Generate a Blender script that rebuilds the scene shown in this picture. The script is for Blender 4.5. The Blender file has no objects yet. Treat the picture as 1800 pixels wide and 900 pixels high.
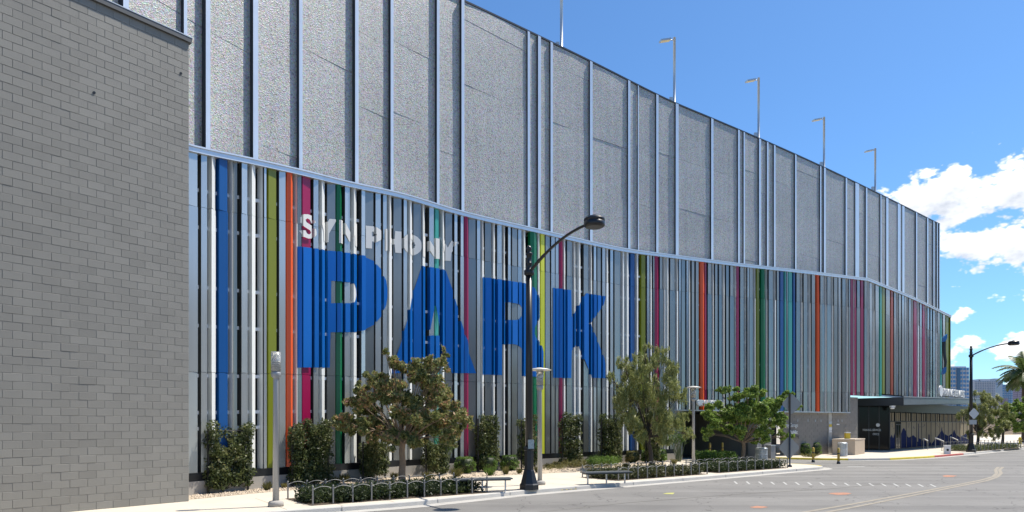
import bpy, math, random
import numpy as np
from mathutils import Vector, Matrix
S = bpy.context.scene
C = S.collection
R = math.radians
rng = random.Random(7)
nrg = np.random.RandomState(11)

# ------------------------------------------------------------------ camera
EYE = 2.2; F = 1200.0; HY = 745.0
cam = bpy.data.cameras.new('camera'); co = bpy.data.objects.new('camera', cam); C.objects.link(co)
co.location = (0, 0, EYE); co.rotation_euler = (R(90), 0, 0)
cam.lens = 24; cam.sensor_width = 36; cam.shift_y = (HY-450)/1800.0
cam.clip_start = .1; cam.clip_end = 20000
S.camera = co
S.view_settings.view_transform = 'Standard'; S.view_settings.look = 'None'
S.view_settings.exposure = 0.5; S.view_settings.gamma = 1.0

# ------------------------------------------------------------------ light
SUN_EL = R(61); SH = Vector((.916, .40)).normalized()
SD = Vector((SH.x*math.cos(SUN_EL), SH.y*math.cos(SUN_EL), math.sin(SUN_EL)))
sl = bpy.data.lights.new('sun', 'SUN'); so = bpy.data.objects.new('sun', sl); C.objects.link(so)
sl.energy = 5.0; sl.angle = R(.53); sl.color = (1, .93, .82)
so.rotation_euler = SD.to_track_quat('Z', 'Y').to_euler(); so.location = (20, 10, 60)

w = bpy.data.worlds.new('World'); S.world = w; w.use_nodes = True
nt = w.node_tree; nt.nodes.clear()
def N(tree, t, **k):
    n = tree.nodes.new(t)
    for a, b in k.items(): setattr(n, a, b)
    return n
def lnk(tree, a, b): tree.links.new(a, b)
def M(tree, op, a, b=None, c=None, clamp=False):
    n = tree.nodes.new('ShaderNodeMath'); n.operation = op; n.use_clamp = clamp
    for i, v in enumerate((a, b, c)):
        if v is None: continue
        if isinstance(v, (int, float)): n.inputs[i].default_value = v
        else: tree.links.new(v, n.inputs[i])
    return n.outputs[0]
def world():
    t = nt
    sky = N(t, 'ShaderNodeTexSky', sky_type='NISHITA', sun_disc=False)
    sky.sun_elevation = SUN_EL; sky.sun_rotation = math.atan2(SD.x, SD.y)
    sky.altitude = 600; sky.air_density = 1.0; sky.dust_density = .6; sky.ozone_density = 3.0
    tint = N(t, 'ShaderNodeMix', data_type='RGBA', blend_type='MULTIPLY'); tint.inputs[0].default_value = 1
    lnk(t, sky.outputs[0], tint.inputs[6]); tint.inputs[7].default_value = (.64, .93, 1.15, 1)
    b1 = N(t, 'ShaderNodeBackground'); b1.inputs[1].default_value = .110
    lnk(t, tint.outputs[2], b1.inputs[0])
    tc = N(t, 'ShaderNodeTexCoord'); sp = N(t, 'ShaderNodeSeparateXYZ'); lnk(t, tc.outputs['Generated'], sp.inputs[0])
    az = M(t, 'MULTIPLY', M(t, 'ARCTAN2', sp.outputs[0], sp.outputs[1]), 57.2958)
    el = M(t, 'MULTIPLY', M(t, 'ARCSINE', sp.outputs[2]), 57.2958)
    def dens(de):
        e2 = M(t, 'ADD', el, de)
        cb = N(t, 'ShaderNodeCombineXYZ')
        lnk(t, M(t, 'MULTIPLY', az, .10), cb.inputs[0]); lnk(t, M(t, 'MULTIPLY', e2, .16), cb.inputs[1]); cb.inputs[2].default_value = 3.7
        n = N(t, 'ShaderNodeTexNoise'); n.inputs['Scale'].default_value = 1.9; n.inputs['Detail'].default_value = 9; n.inputs['Roughness'].default_value = .56
        lnk(t, cb.outputs[0], n.inputs['Vector'])
        # billowing cells give the cauliflower outline of cumulus
        v = N(t, 'ShaderNodeTexVoronoi', feature='SMOOTH_F1'); v.inputs['Scale'].default_value = 5.5; v.inputs['Smoothness'].default_value = .5
        v.inputs['Detail'].default_value = 3; v.inputs['Roughness'].default_value = .6
        lnk(t, cb.outputs[0], v.inputs['Vector'])
        base = M(t, 'SUBTRACT', M(t, 'MULTIPLY', M(t, 'SUBTRACT', n.outputs[0], .5), 1.7), M(t, 'MULTIPLY', M(t, 'SUBTRACT', v.outputs['Distance'], .35), .55))
        # banks of cumulus along the horizon: (azimuth, elevation, half-width, half-height, weight)
        acc = None
        for (a, e, ra, re, wt) in [(31.5, 15.6, 4.6, 2.4, 1.05), (37.5, 15.5, 4.5, 2.9, 1.1), (40, 11.8, 11, 1.9, .9), (33.5, 12.3, 4.6, 1.6, .9),
                                   (36, 8.6, 3.2, .8, .85), (33.2, 7.6, 1.9, .8, .8), (37.5, 5.0, 4.5, 1.4, .9), (33.6, 5.2, 2.2, 1.5, .85), (34, 2.6, 5, .6, .7), (33.5, 9.4, 1.4, .35, .6),
                                   (52, 14, 8, 4, 1), (63, 8, 9, 3, .9), (85, 11, 12, 4, .9), (-70, 9, 14, 4, .9), (-95, 14, 10, 4, .9), (-40, 6, 12, 2, .8), (120, 10, 18, 4, .9),
                                   (160, 9, 15, 5, .9), (-150, 10, 16, 5, .9), (-120, 6, 14, 2.5, .8)]:
            g = M(t, 'ADD', M(t, 'POWER', M(t, 'DIVIDE', M(t, 'ABSOLUTE', M(t, 'SUBTRACT', az, a)), ra), 2.0), M(t, 'POWER', M(t, 'DIVIDE', M(t, 'ABSOLUTE', M(t, 'SUBTRACT', e2, e)), re), 2.0))
            g = M(t, 'MULTIPLY', M(t, 'EXPONENT', M(t, 'MULTIPLY', g, -.55)), wt)
            acc = g if acc is None else M(t, 'MAXIMUM', acc, g)
        return M(t, 'ADD', base, M(t, 'SUBTRACT', acc, .27)), n
    d0, n0 = dens(0.0); d1, n1 = dens(1.1)
    cov = N(t, 'ShaderNodeMapRange', interpolation_type='SMOOTHSTEP'); cov.inputs[1].default_value = -.02; cov.inputs[2].default_value = .20
    lnk(t, d0, cov.inputs[0])
    up = M(t, 'GREATER_THAN', sp.outputs[2], 0.0)
    covm = M(t, 'MULTIPLY', M(t, 'MULTIPLY', cov.outputs[0], .97), up)
    sh = N(t, 'ShaderNodeMapRange'); sh.inputs[1].default_value = -.1; sh.inputs[2].default_value = .8; lnk(t, d1, sh.inputs[0])
    mix = N(t, 'ShaderNodeMix', data_type='RGBA'); mix.inputs[6].default_value = (.98, .98, .99, 1); mix.inputs[7].default_value = (.46, .50, .57, 1)
    lnk(t, sh.outputs[0], mix.inputs[0])
    b2 = N(t, 'ShaderNodeBackground'); b2.inputs[1].default_value = 1.0; lnk(t, mix.outputs[2], b2.inputs[0])
    ms = N(t, 'ShaderNodeMixShader'); lnk(t, covm, ms.inputs[0]); lnk(t, b1.outputs[0], ms.inputs[1]); lnk(t, b2.outputs[0], ms.inputs[2])
    out = N(t, 'ShaderNodeOutputWorld'); lnk(t, ms.outputs[0], out.inputs[0])
world()

# ------------------------------------------------------------------ helpers
def gp(px, py, zg=0.0):
    Z = F*(EYE-zg)/(py-HY); return Vector(((px-900)/F*Z, Z, zg))
def at(px, py, Z): return Vector(((px-900)/F*Z, Z, EYE+(HY-py)/F*Z))

def herm(tab):
    xs = np.array([a for a, b in tab], float); ys = np.array([b for a, b in tab], float)
    m = np.zeros(len(xs)); d = np.diff(ys)/np.diff(xs)
    m[0] = d[0]; m[-1] = d[-1]
    for i in range(1, len(xs)-1): m[i] = 0 if d[i-1]*d[i] <= 0 else 2*d[i-1]*d[i]/(d[i-1]+d[i])
    def f(x):
        i = int(min(max(np.searchsorted(xs, x)-1, 0), len(xs)-2)); h = xs[i+1]-xs[i]; t = (x-xs[i])/h
        if x < xs[0]: return float(ys[0]+m[0]*(x-xs[0]))
        if x > xs[-1]: return float(ys[-1]+m[-1]*(x-xs[-1]))
        return float((2*t**3-3*t*t+1)*ys[i]+(t**3-2*t*t+t)*h*m[i]+(-2*t**3+3*t*t)*ys[i+1]+(t**3-t*t)*h*m[i+1])
    return f
class MB:
    def __init__(s): s.v = []; s.f = []; s.m = []; s.sm = []
    def quad(s, a, b, c, d, m=0): s.poly([a, b, c, d], m)
    def poly(s, pts, m=0, smooth=False):
        k = len(s.v); s.v += [tuple(p) for p in pts]; s.f.append(list(range(k, k+len(pts)))); s.m.append(m); s.sm.append(smooth)
    def prism(s, poly, z0, z1, m=0, mtop=None):
        """poly: list of (x,y) counter-clockwise; z0/z1 numbers or per-vertex lists"""
        n = len(poly); k = len(s.v)
        Z0 = z0 if isinstance(z0, (list, tuple)) else [z0]*n; Z1 = z1 if isinstance(z1, (list, tuple)) else [z1]*n
        ar = sum(poly[i][0]*poly[(i+1) % n][1]-poly[(i+1) % n][0]*poly[i][1] for i in range(n))
        s.v += [(poly[i][0], poly[i][1], Z0[i]) for i in range(n)]+[(poly[i][0], poly[i][1], Z1[i]) for i in range(n)]
        fs = [[k+i for i in reversed(range(n))], [k+n+i for i in range(n)]]+[[k+i, k+(i+1) % n, k+n+(i+1) % n, k+n+i] for i in range(n)]
        if ar < 0: fs = [f[::-1] for f in fs]
        s.f += fs; s.m += [m, m if mtop is None else mtop]+[m]*n; s.sm += [False]*(n+2)
    def box(s, c, sz, rz=0, m=0):
        x, y, z = c; a, b, h = sz[0]/2, sz[1]/2, sz[2]/2; cs, sn = math.cos(rz), math.sin(rz)
        s.prism([(x+u*cs-v*sn, y+u*sn+v*cs) for u, v in ((-a, -b), (a, -b), (a, b), (-a, b))], z-h, z+h, m)
    def tube(s, pts, rad, n=8, m=0, cap=True, smooth=True):
        pts = [Vector(p) for p in pts]; k0 = len(s.v); rads = rad if isinstance(rad, (list, tuple)) else [rad]*len(pts)
        ref = Vector((0, 0, 1))
        if abs((pts[-1]-pts[0]).normalized().z) > .9: ref = Vector((1, 0, 0))
        for i, p in enumerate(pts):
            d = (pts[min(i+1, len(pts)-1)]-pts[max(i-1, 0)]).normalized()
            u = d.cross(ref).normalized(); v = d.cross(u).normalized()
            for j in range(n):
                a = 2*math.pi*j/n; s.v.append(tuple(p+(u*math.cos(a)+v*math.sin(a))*rads[i]))
        for i in range(len(pts)-1):
            for j in range(n):
                a = k0+i*n+j; b = k0+i*n+(j+1) % n
                s.f.append([a, b, b+n, a+n]); s.m.append(m); s.sm.append(smooth)
        if cap:
            s.f.append([k0+j for j in range(n)]); s.f.append([k0+(len(pts)-1)*n+j for j in reversed(range(n))]); s.m += [m, m]; s.sm += [False, False]
    def lathe(s, c, prof, n=16, m=0, smooth=True, ang0=0):
        k0 = len(s.v)
        for r, z in prof:
            for j in range(n):
                a = 2*math.pi*j/n+ang0; s.v.append((c[0]+r*math.cos(a), c[1]+r*math.sin(a), c[2]+z))
        for i in range(len(prof)-1):
            for j in range(n):
                a = k0+i*n+j; b = k0+i*n+(j+1) % n; s.f.append([a, b, b+n, a+n]); s.m.append(m); s.sm.append(smooth)
        s.f.append([k0+j for j in reversed(range(n))]); s.f.append([k0+(len(prof)-1)*n+j for j in range(n)]); s.m += [m, m]; s.sm += [False, False]
    def mesh(s, name, mats):
        me = bpy.data.meshes.new(name); me.from_pydata(s.v, [], s.f)
        for mt in (mats if isinstance(mats, (list, tuple)) else [mats]): me.materials.append(mt)
        me.polygons.foreach_set('material_index', s.m); me.polygons.foreach_set('use_smooth', s.sm); me.update(); return me
    def build(s, name, mats, parent=None, label=None):
        o = bpy.data.objects.new(name, s.mesh(name, mats)); C.objects.link(o); par(o, parent)
        if label: o['label'] = label
        return o
def par(o, parent):
    if parent is not None:
        o.parent = parent; o.matrix_parent_inverse = Matrix.Translation(parent_world(parent)).inverted()
def parent_world(p):
    v = Vector(p.location) if p.type == 'EMPTY' else Vector((0, 0, 0))
    return v
def thing(name, label, cat, loc=(0, 0, 0), group=None):
    o = bpy.data.objects.new(name, None); C.objects.link(o); o.location = loc; o.empty_display_size = .3
    tag(o, label, cat, group); return o
def tag(o, label, cat, group=None, kind=None):
    o['label'] = label; o['category'] = cat
    if group: o['group'] = group
    if kind: o['kind'] = kind
    return o
def struct(o, label=None):
    o['kind'] = 'structure'
    if label: o['label'] = label
    return o

# ------------------------------------------------------------------ materials
def mat(name, col, rough=.6, metal=0.0, var=0.0, vscale=3.0, col2=None, bump=0.0, bscale=40.0, spec=.5, island=0.0, obj=0.0, trans=0.0, stretch=None, streak=0.0):
    m = bpy.data.materials.new(name); m.use_nodes = True; t = m.node_tree; bs = t.nodes['Principled BSDF']
    bs.inputs['Base Color'].default_value = (*col, 1); bs.inputs['Roughness'].default_value = rough; bs.inputs['Metallic'].default_value = metal
    bs.inputs['Specular IOR Level'].default_value = spec
    cur = None
    if var or island or obj or streak:
        tc = N(t, 'ShaderNodeTexCoord'); geo = N(t, 'ShaderNodeNewGeometry')
        mp = N(t, 'ShaderNodeMapping'); lnk(t, geo.outputs['Position'], mp.inputs[0])
        if stretch: mp.inputs['Scale'].default_value = stretch
        n = N(t, 'ShaderNodeTexNoise'); n.inputs['Scale'].default_value = vscale; n.inputs['Detail'].default_value = 6; n.inputs['Roughness'].default_value = .6
        lnk(t, mp.outputs[0], n.inputs['Vector'])
        fac = M(t, 'MULTIPLY', M(t, 'SUBTRACT', n.outputs[0], .5), var*3)
        if streak:
            mp2 = N(t, 'ShaderNodeMapping'); lnk(t, geo.outputs['Position'], mp2.inputs[0]); mp2.inputs['Scale'].default_value = (1, 1, .08)
            n2 = N(t, 'ShaderNodeTexNoise'); n2.inputs['Scale'].default_value = 5; n2.inputs['Detail'].default_value = 4; lnk(t, mp2.outputs[0], n2.inputs['Vector'])
            fac = M(t, 'ADD', fac, M(t, 'MULTIPLY', M(t, 'SUBTRACT', n2.outputs[0], .5), streak*3))
        if island: fac = M(t, 'ADD', fac, M(t, 'MULTIPLY', M(t, 'SUBTRACT', geo.outputs['Random Per Island'], .5), island*2))
        if obj:
            oi = N(t, 'ShaderNodeObjectInfo'); fac = M(t, 'ADD', fac, M(t, 'MULTIPLY', M(t, 'SUBTRACT', oi.outputs['Random'], .5), obj*2))
        mx = N(t, 'ShaderNodeMix', data_type='RGBA')
        c2 = col2 or tuple(c*.35 for c in col)
        if col2:
            lnk(t, M(t, 'ADD', fac, .5, clamp=True), mx.inputs[0]); mx.inputs[6].default_value = (*col, 1); mx.inputs[7].default_value = (*c2, 1)
            lnk(t, mx.outputs[2], bs.inputs['Base Color'])
        else:
            hs = N(t, 'ShaderNodeHueSaturation'); hs.inputs['Color'].default_value = (*col, 1); lnk(t, M(t, 'ADD', fac, 1.0), hs.inputs['Value'])
            lnk(t, hs.outputs[0], bs.inputs['Base Color'])
    if bump:
        geo2 = N(t, 'ShaderNodeNewGeometry'); nb = N(t, 'ShaderNodeTexNoise'); nb.inputs['Scale'].default_value = bscale; nb.inputs['Detail'].default_value = 5
        lnk(t, geo2.outputs['Position'], nb.inputs['Vector'])
        bp = N(t, 'ShaderNodeBump'); bp.inputs['Strength'].default_value = bump; bp.inputs['Distance'].default_value = .02
        lnk(t, nb.outputs[0], bp.inputs['Height']); lnk(t, bp.outputs[0], bs.inputs['Normal'])
    if trans: bs.inputs['Transmission Weight'].default_value = trans
    return m
def leafmat(name, c1, c2, c3, rough=.5):
    m = bpy.data.materials.new(name); m.use_nodes = True; t = m.node_tree; bs = t.nodes['Principled BSDF']
    geo = N(t, 'ShaderNodeNewGeometry'); r = N(t, 'ShaderNodeValToRGB'); n = N(t, 'ShaderNodeTexNoise'); n.inputs['Scale'].default_value = 1.4; n.inputs['Detail'].default_value = 3
    lnk(t, geo.outputs['Position'], n.inputs['Vector'])
    f = M(t, 'ADD', M(t, 'MULTIPLY', geo.outputs['Random Per Island'], .55), M(t, 'MULTIPLY', M(t, 'SUBTRACT', n.outputs[0], .28), 1.0), clamp=True)
    lnk(t, f, r.inputs[0]); e = r.color_ramp.elements; e[0].color = (*c1, 1); e[0].position = .15; e[1].color = (*c3, 1); e[1].position = .95
    x = e.new(.62); x.color = (*c2, 1)
    lnk(t, r.outputs[0], bs.inputs['Base Color']); bs.inputs['Roughness'].default_value = rough; bs.inputs['Specular IOR Level'].default_value = .45
    tr = N(t, 'ShaderNodeBsdfTranslucent'); lnk(t, r.outputs[0], tr.inputs[0]); ms = N(t, 'ShaderNodeMixShader'); ms.inputs[0].default_value = .38
    lnk(t, bs.outputs[0], ms.inputs[1]); lnk(t, tr.outputs[0], ms.inputs[2]); lnk(t, ms.outputs[0], t.nodes['Material Output'].inputs[0])
    return m
CON = mat('concrete', (.36, .34, .31), .85, var=.10, vscale=1.2, bump=.25, streak=.06)
CURB = mat('curb_concrete', (.50, .48, .44), .85, var=.14, vscale=2.0, bump=.3)
WALK = mat('sidewalk_concrete', (.56, .50, .41), .85, var=.09, vscale=.9, bump=.15)
BRICK = mat('painted_block', (.222, .214, .190), .66, streak=.03, var=.06, vscale=1.1, bump=.35, bscale=60, island=.07, obj=.07)
MORT = mat('painted_mortar', (.200, .192, .170), .7, var=.04)
CMU = mat('grey_block', (.23, .215, .19), .8, var=.06, vscale=1.5, bump=.3, island=.05, obj=.05)
BLACK = mat('black_paint', (.012, .013, .015), .35, spec=.5, var=.15)
DARK = mat('dark_interior', (.020, .022, .024), .8)  # near-black base colour carries the shade of the interiors
DGLASS = mat('dark_glass', (.004, .006, .007), .08, spec=.2)
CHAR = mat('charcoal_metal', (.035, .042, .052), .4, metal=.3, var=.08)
SILV = mat('silver_metal', (.70, .72, .73), .3, metal=.5, var=.05, streak=.04)
GALV = mat('galvanised_metal', (.50, .53, .55), .42, metal=.6, var=.08)
POST = mat('grey_post_paint', (.36, .365, .37), .4, metal=.3, var=.05)
WHITE = mat('white_paint', (.78, .78, .76), .45)
YEL = mat('yellow_paint', (.62, .46, .04), .6, var=.12, vscale=6)
RED = mat('red_paint', (.42, .09, .07), .7, var=.15, vscale=6)
TAN = mat('tan_panel', (.27, .235, .165), .8, spec=.15, var=.05)
NAVY = mat('navy_print', (.014, .022, .075), .9, spec=.1)
def panelmat():
    m = bpy.data.materials.new('perforated_metal'); m.use_nodes = True; t = m.node_tree; bs = t.nodes['Principled BSDF']
    geo = N(t, 'ShaderNodeNewGeometry'); v = N(t, 'ShaderNodeTexVoronoi'); v.inputs['Scale'].default_value = 25
    lnk(t, geo.outputs['Position'], v.inputs['Vector'])
    hs = N(t, 'ShaderNodeHueSaturation'); lnk(t, v.outputs['Color'], hs.inputs['Color']); hs.inputs['Saturation'].default_value = .45; hs.inputs['Value'].default_value = .76  # coloured cells put the mesh's iridescent sparkle into the base colour
    n = N(t, 'ShaderNodeTexNoise'); n.inputs['Scale'].default_value = .5; n.inputs['Detail'].default_value = 5; lnk(t, geo.outputs['Position'], n.inputs['Vector'])
    mp = N(t, 'ShaderNodeMapping'); mp.inputs['Scale'].default_value = (1.3, 1.3, .05); lnk(t, geo.outputs['Position'], mp.inputs[0])
    n2 = N(t, 'ShaderNodeTexNoise'); n2.inputs['Scale'].default_value = 2.2; n2.inputs['Detail'].default_value = 3; lnk(t, mp.outputs[0], n2.inputs['Vector'])
    oi = N(t, 'ShaderNodeObjectInfo')
    g = M(t, 'ADD', M(t, 'ADD', M(t, 'MULTIPLY', n.outputs[0], .25), M(t, 'MULTIPLY', n2.outputs[0], .30)), M(t, 'MULTIPLY', oi.outputs['Random'], .07))
    mx = N(t, 'ShaderNodeMix', data_type='RGBA', blend_type='MULTIPLY'); mx.inputs[0].default_value = 1
    base = N(t, 'ShaderNodeMix', data_type='RGBA'); base.inputs[0].default_value = .62; base.inputs[6].default_value = (.42, .405, .345, 1); lnk(t, hs.outputs[0], base.inputs[7])
    cb = N(t, 'ShaderNodeCombineColor')
    for i in range(3): lnk(t, M(t, 'ADD', g, .52), cb.inputs[i])
    lnk(t, base.outputs[2], mx.inputs[6]); lnk(t, cb.outputs[0], mx.inputs[7])
    lnk(t, mx.outputs[2], bs.inputs['Base Color']); bs.inputs['Roughness'].default_value = .45; bs.inputs['Metallic'].default_value = .12
    bp = N(t, 'ShaderNodeBump'); bp.inputs['Strength'].default_value = .38; bp.inputs['Distance'].default_value = .03
    lnk(t, v.outputs['Distance'], bp.inputs['Height']); lnk(t, bp.outputs[0], bs.inputs['Normal'])
    return m
PERF = panelmat()
def finmat(name, col, metal=.55, rough=.22):
    return mat('fin_'+name, col, rough, metal=metal, var=.04, vscale=.8, streak=.03)
FM = {'s': finmat('silver', (.54, .57, .56)), 'w': mat('fin_white_silver', (.80, .82, .80), .3, metal=.12, streak=.03), 'g': finmat('grey', (.27, .285, .275), .55, .22),
      'b': mat('fin_blue', (.006, .075, .26), .3, streak=.03), 'o': mat('fin_olive', (.18, .205, .010), .35, streak=.03), 'r': mat('fin_orange', (.75, .10, .02), .3),
      'c': mat('fin_crimson', (.30, .006, .065), .3), 'e': mat('fin_green', (.003, .14, .05), .3), 't': mat('fin_teal', (.06, .36, .30), .3), 'y': mat('fin_yellow', (.68, .72, .06), .3),
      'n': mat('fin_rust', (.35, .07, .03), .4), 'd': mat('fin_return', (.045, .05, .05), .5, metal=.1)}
FNAME = {'b': 'royal blue fin', 'o': 'olive green fin', 'r': 'orange fin', 'c': 'crimson fin', 'e': 'dark green fin', 't': 'pale teal fin', 'y': 'lemon yellow fin', 'n': 'rust red fin'}
BLUE = mat('blue_letter_paint', (.003, .135, .48), .32, metal=.3, var=.02); LWHITE = mat('white_letter_paint', (.76, .75, .71), .5)
ASPH = None
def asphalt():
    m = bpy.data.materials.new('asphalt'); m.use_nodes = True; t = m.node_tree; bs = t.nodes['Principled BSDF']
    geo = N(t, 'ShaderNodeNewGeometry')
    rot = N(t, 'ShaderNodeMapping'); rot.inputs['Rotation'].default_value = (0, 0, R(-37)); rot.inputs['Scale'].default_value = (.05, 1.0, 1); lnk(t, geo.outputs['Position'], rot.inputs[0])
    tr = N(t, 'ShaderNodeTexNoise'); tr.inputs['Scale'].default_value = .9; tr.inputs['Detail'].default_value = 5; tr.inputs['Distortion'].default_value = .4; lnk(t, rot.outputs[0], tr.inputs['Vector'])
    gr = N(t, 'ShaderNodeTexNoise'); gr.inputs['Scale'].default_value = 60; gr.inputs['Detail'].default_value = 4; lnk(t, geo.outputs['Position'], gr.inputs['Vector'])
    pa = N(t, 'ShaderNodeTexNoise'); pa.inputs['Scale'].default_value = .35; pa.inputs['Detail'].default_value = 6; lnk(t, geo.outputs['Position'], pa.inputs['Vector'])
    v = M(t, 'ADD', M(t, 'ADD', M(t, 'MULTIPLY', tr.outputs[0], .14), M(t, 'MULTIPLY', gr.outputs[0], .10)), M(t, 'MULTIPLY', pa.outputs[0], .08))
    r = N(t, 'ShaderNodeValToRGB'); lnk(t, v, r.inputs[0]); e = r.color_ramp.elements
    e[0].position = .11; e[0].color = (.115, .111, .105, 1); e[1].position = .23; e[1].color = (.265, .256, .24, 1)
    wv = N(t, 'ShaderNodeTexVoronoi', feature='DISTANCE_TO_EDGE'); wv.inputs['Scale'].default_value = .33
    wn = N(t, 'ShaderNodeTexNoise'); wn.inputs['Scale'].default_value = 1.5; lnk(t, geo.outputs['Position'], wn.inputs['Vector'])
    ad = N(t, 'ShaderNodeVectorMath', operation='ADD'); lnk(t, geo.outputs['Position'], ad.inputs[0]); lnk(t, wn.outputs['Color'], ad.inputs[1]); lnk(t, ad.outputs[0], wv.inputs['Vector'])
    cr = M(t, 'LESS_THAN', wv.outputs['Distance'], .004)
    mx = N(t, 'ShaderNodeMix', data_type='RGBA'); lnk(t, M(t, 'MULTIPLY', cr, .8), mx.inputs[0]); lnk(t, r.outputs[0], mx.inputs[6]); mx.inputs[7].default_value = (.06, .058, .055, 1)
    lnk(t, mx.outputs[2], bs.inputs['Base Color']); bs.inputs['Roughness'].default_value = .85
    bp = N(t, 'ShaderNodeBump'); bp.inputs['Strength'].default_value = .5; bp.inputs['Distance'].default_value = .01; lnk(t, gr.outputs[0], bp.inputs['Height']); lnk(t, bp.outputs[0], bs.inputs['Normal'])
    return m
ASPH = asphalt()
GROUND = mat('desert_ground', (.36, .32, .26), .95, var=.12, vscale=.05)
GRAVEL = mat('tan_gravel', (.47, .39, .29), .95, var=.25, vscale=14, bump=.8, bscale=25)

# ------------------------------------------------------------------ ground, road, pavements
ROADZ = -.13
def flat(name, pts, z, m, parent=None, label=None):
    b = MB(); b.poly([(x, y, z) for x, y in pts]); return b.build(name, m, parent, label)
def ccw(p):
    a = sum(p[i][0]*p[(i+1) % len(p)][1]-p[(i+1) % len(p)][0]*p[i][1] for i in range(len(p))); return p if a > 0 else p[::-1]
struct(flat('ground', [(-6000, -6000), (6000, -6000), (6000, 6000), (-6000, 6000)], ROADZ-.03, GROUND), 'pale dry ground out to the horizon')
struct(flat('road', ccw([(-60, -60), (60, -45), (320, 150), (240, 215), (60, 76), (30, 60), (10, 55), (-30, 30), (-60, 5)]), ROADZ, ASPH), 'grey worn asphalt street with faint tyre tracks')

def xy(px, py): p = gp(px, py); return (p.x, p.y)
curbA = [(-34, -2.5), (-14, 11.6)]+[xy(508, 897), xy(720, 882), xy(920, 862), xy(1093, 848.6), xy(1240, 837), xy(1367, 826.5), xy(1425, 822)]+[(15.9, 35.0), (16.3, 35.7), (16.3, 36.6), (15.6, 37.9), (12.2, 41.2), (11.4, 42.2)]
backA = [(11.4, 44), (-2, 38), (-14, 26), (-24, 14), (-40, 2)]
curbB = [(16.6, 46.4), (17.3, 45.0), (19.6, 43.6), (21.5, 43.25), (24.3, 43.8), (28.2, 46.3), (33.5, 50.8), (47.7, 63.6), (75, 87), (240, 206)]
backB = [(240, 260), (60, 110), (20, 66), (16.6, 60)]
CW = .16
def offs(line, d):
    out = []
    for i, p in enumerate(line):
        a = line[max(i-1, 0)]; b = line[min(i+1, len(line)-1)]
        v = Vector((b[0]-a[0], b[1]-a[1])).normalized(); n = Vector((-v.y, v.x)); out.append((p[0]+n.x*d, p[1]+n.y*d))
    return out
sw = MB(); sw.prism(ccw(offs(curbA, CW)+backA), ROADZ-.02, 0, 0)
struct(sw.build('sidewalk', WALK), 'pale warm concrete pavement in front of the striped facade')
sw = MB(); sw.prism(ccw(offs(curbB, CW)+backB), ROADZ-.02, 0, 0)
struct(sw.build('sidewalk', WALK), 'pale concrete pavement outside the parking office')
YELM = mat('curb_yellow', (.60, .47, .05), .7, var=.25, vscale=5); REDM = mat('curb_red', (.42, .10, .08), .7, var=.25, vscale=5)
def curb_run(line, label, paint):
    """kerb stones about 3 m long with open joints; children of one kerb"""
    root = bpy.data.objects.new('curb', None); C.objects.link(root); struct(root, label)
    L = [0]
    for a, b in zip(line, line[1:]): L.append(L[-1]+math.dist(a, b))
    def P(s):
        for i in range(len(L)-1):
            if s <= L[i+1] or i == len(L)-2:
                t = (s-L[i])/(L[i+1]-L[i]); a, b = line[i], line[i+1]
                v = Vector((b[0]-a[0], b[1]-a[1])).normalized(); return Vector((a[0]+(b[0]-a[0])*t, a[1]+(b[1]-a[1])*t)), Vector((-v.y, v.x))
    s = 0; tot = min(L[-1], 130)
    gut = MB()
    while s < tot:
        e = min(s+3.0, tot); k = 5; ss = [s+.006+(e-s-.012)*i/(k-1) for i in range(k)]
        front = []; back = []
        for q in ss:
            p, n = P(q); front.append((p.x, p.y)); back.append((p.x+n.x*CW, p.y+n.y*CW))
        mid, _ = P((s+e)/2); mm = CURB
        for (x0, x1, pm) in paint:
            if x0 <= mid.x <= x1: mm = pm
        b = MB()
        for i in range(k-1):
            f0, f1, b0, b1 = front[i], front[i+1], back[i], back[i+1]; n0 = Vector((b0[0]-f0[0], b0[1]-f0[1])).normalized()*.035
            b.quad((*f0, ROADZ-.02), (*f1, ROADZ-.02), (f1[0]+n0.x*.4, f1[1]+n0.y*.4, -.02), (f0[0]+n0.x*.4, f0[1]+n0.y*.4, -.02))
            b.quad((f0[0]+n0.x*.4, f0[1]+n0.y*.4, -.02), (f1[0]+n0.x*.4, f1[1]+n0.y*.4, -.02), (f1[0]+n0.x, f1[1]+n0.y, .004), (f0[0]+n0.x, f0[1]+n0.y, .004))
            b.quad((f0[0]+n0.x, f0[1]+n0.y, .004), (f1[0]+n0.x, f1[1]+n0.y, .004), (*b1, .004), (*b0, .004))
        b.quad((*front[0], ROADZ-.02), (front[0][0], front[0][1], -.02), (*back[0], .004), (*back[0], ROADZ-.02))
        b.quad((*front[-1], ROADZ-.02), (*back[-1], ROADZ-.02), (*back[-1], .004), (front[-1][0], front[-1][1], -.02))
        b.build('curb_stone', mm, root)
        g0 = [(f[0]-(bk[0]-f[0])*2.9, f[1]-(bk[1]-f[1])*2.9) for f, bk in zip(front, back)]
        for i in range(k-1): gut.quad((*g0[i], ROADZ+.005), (*g0[i+1], ROADZ+.005), (*front[i+1], ROADZ+.006), (*front[i], ROADZ+.006))
        s = e
    gut.build('gutter_apron', mat('gutter_concrete', (.40, .385, .355), .85, var=.15, vscale=1.6), root)
curb_run(curbA, 'pale kerb along the pavement below the striped facade', [(15.5, 16.6, YELM)])
curb_run(curbB, 'kerb painted yellow and red along the pavement outside the office', [(16, 22.0, YELM), (24.2, 28.2, YELM), (28.2, 33.6, REDM)])

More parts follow.
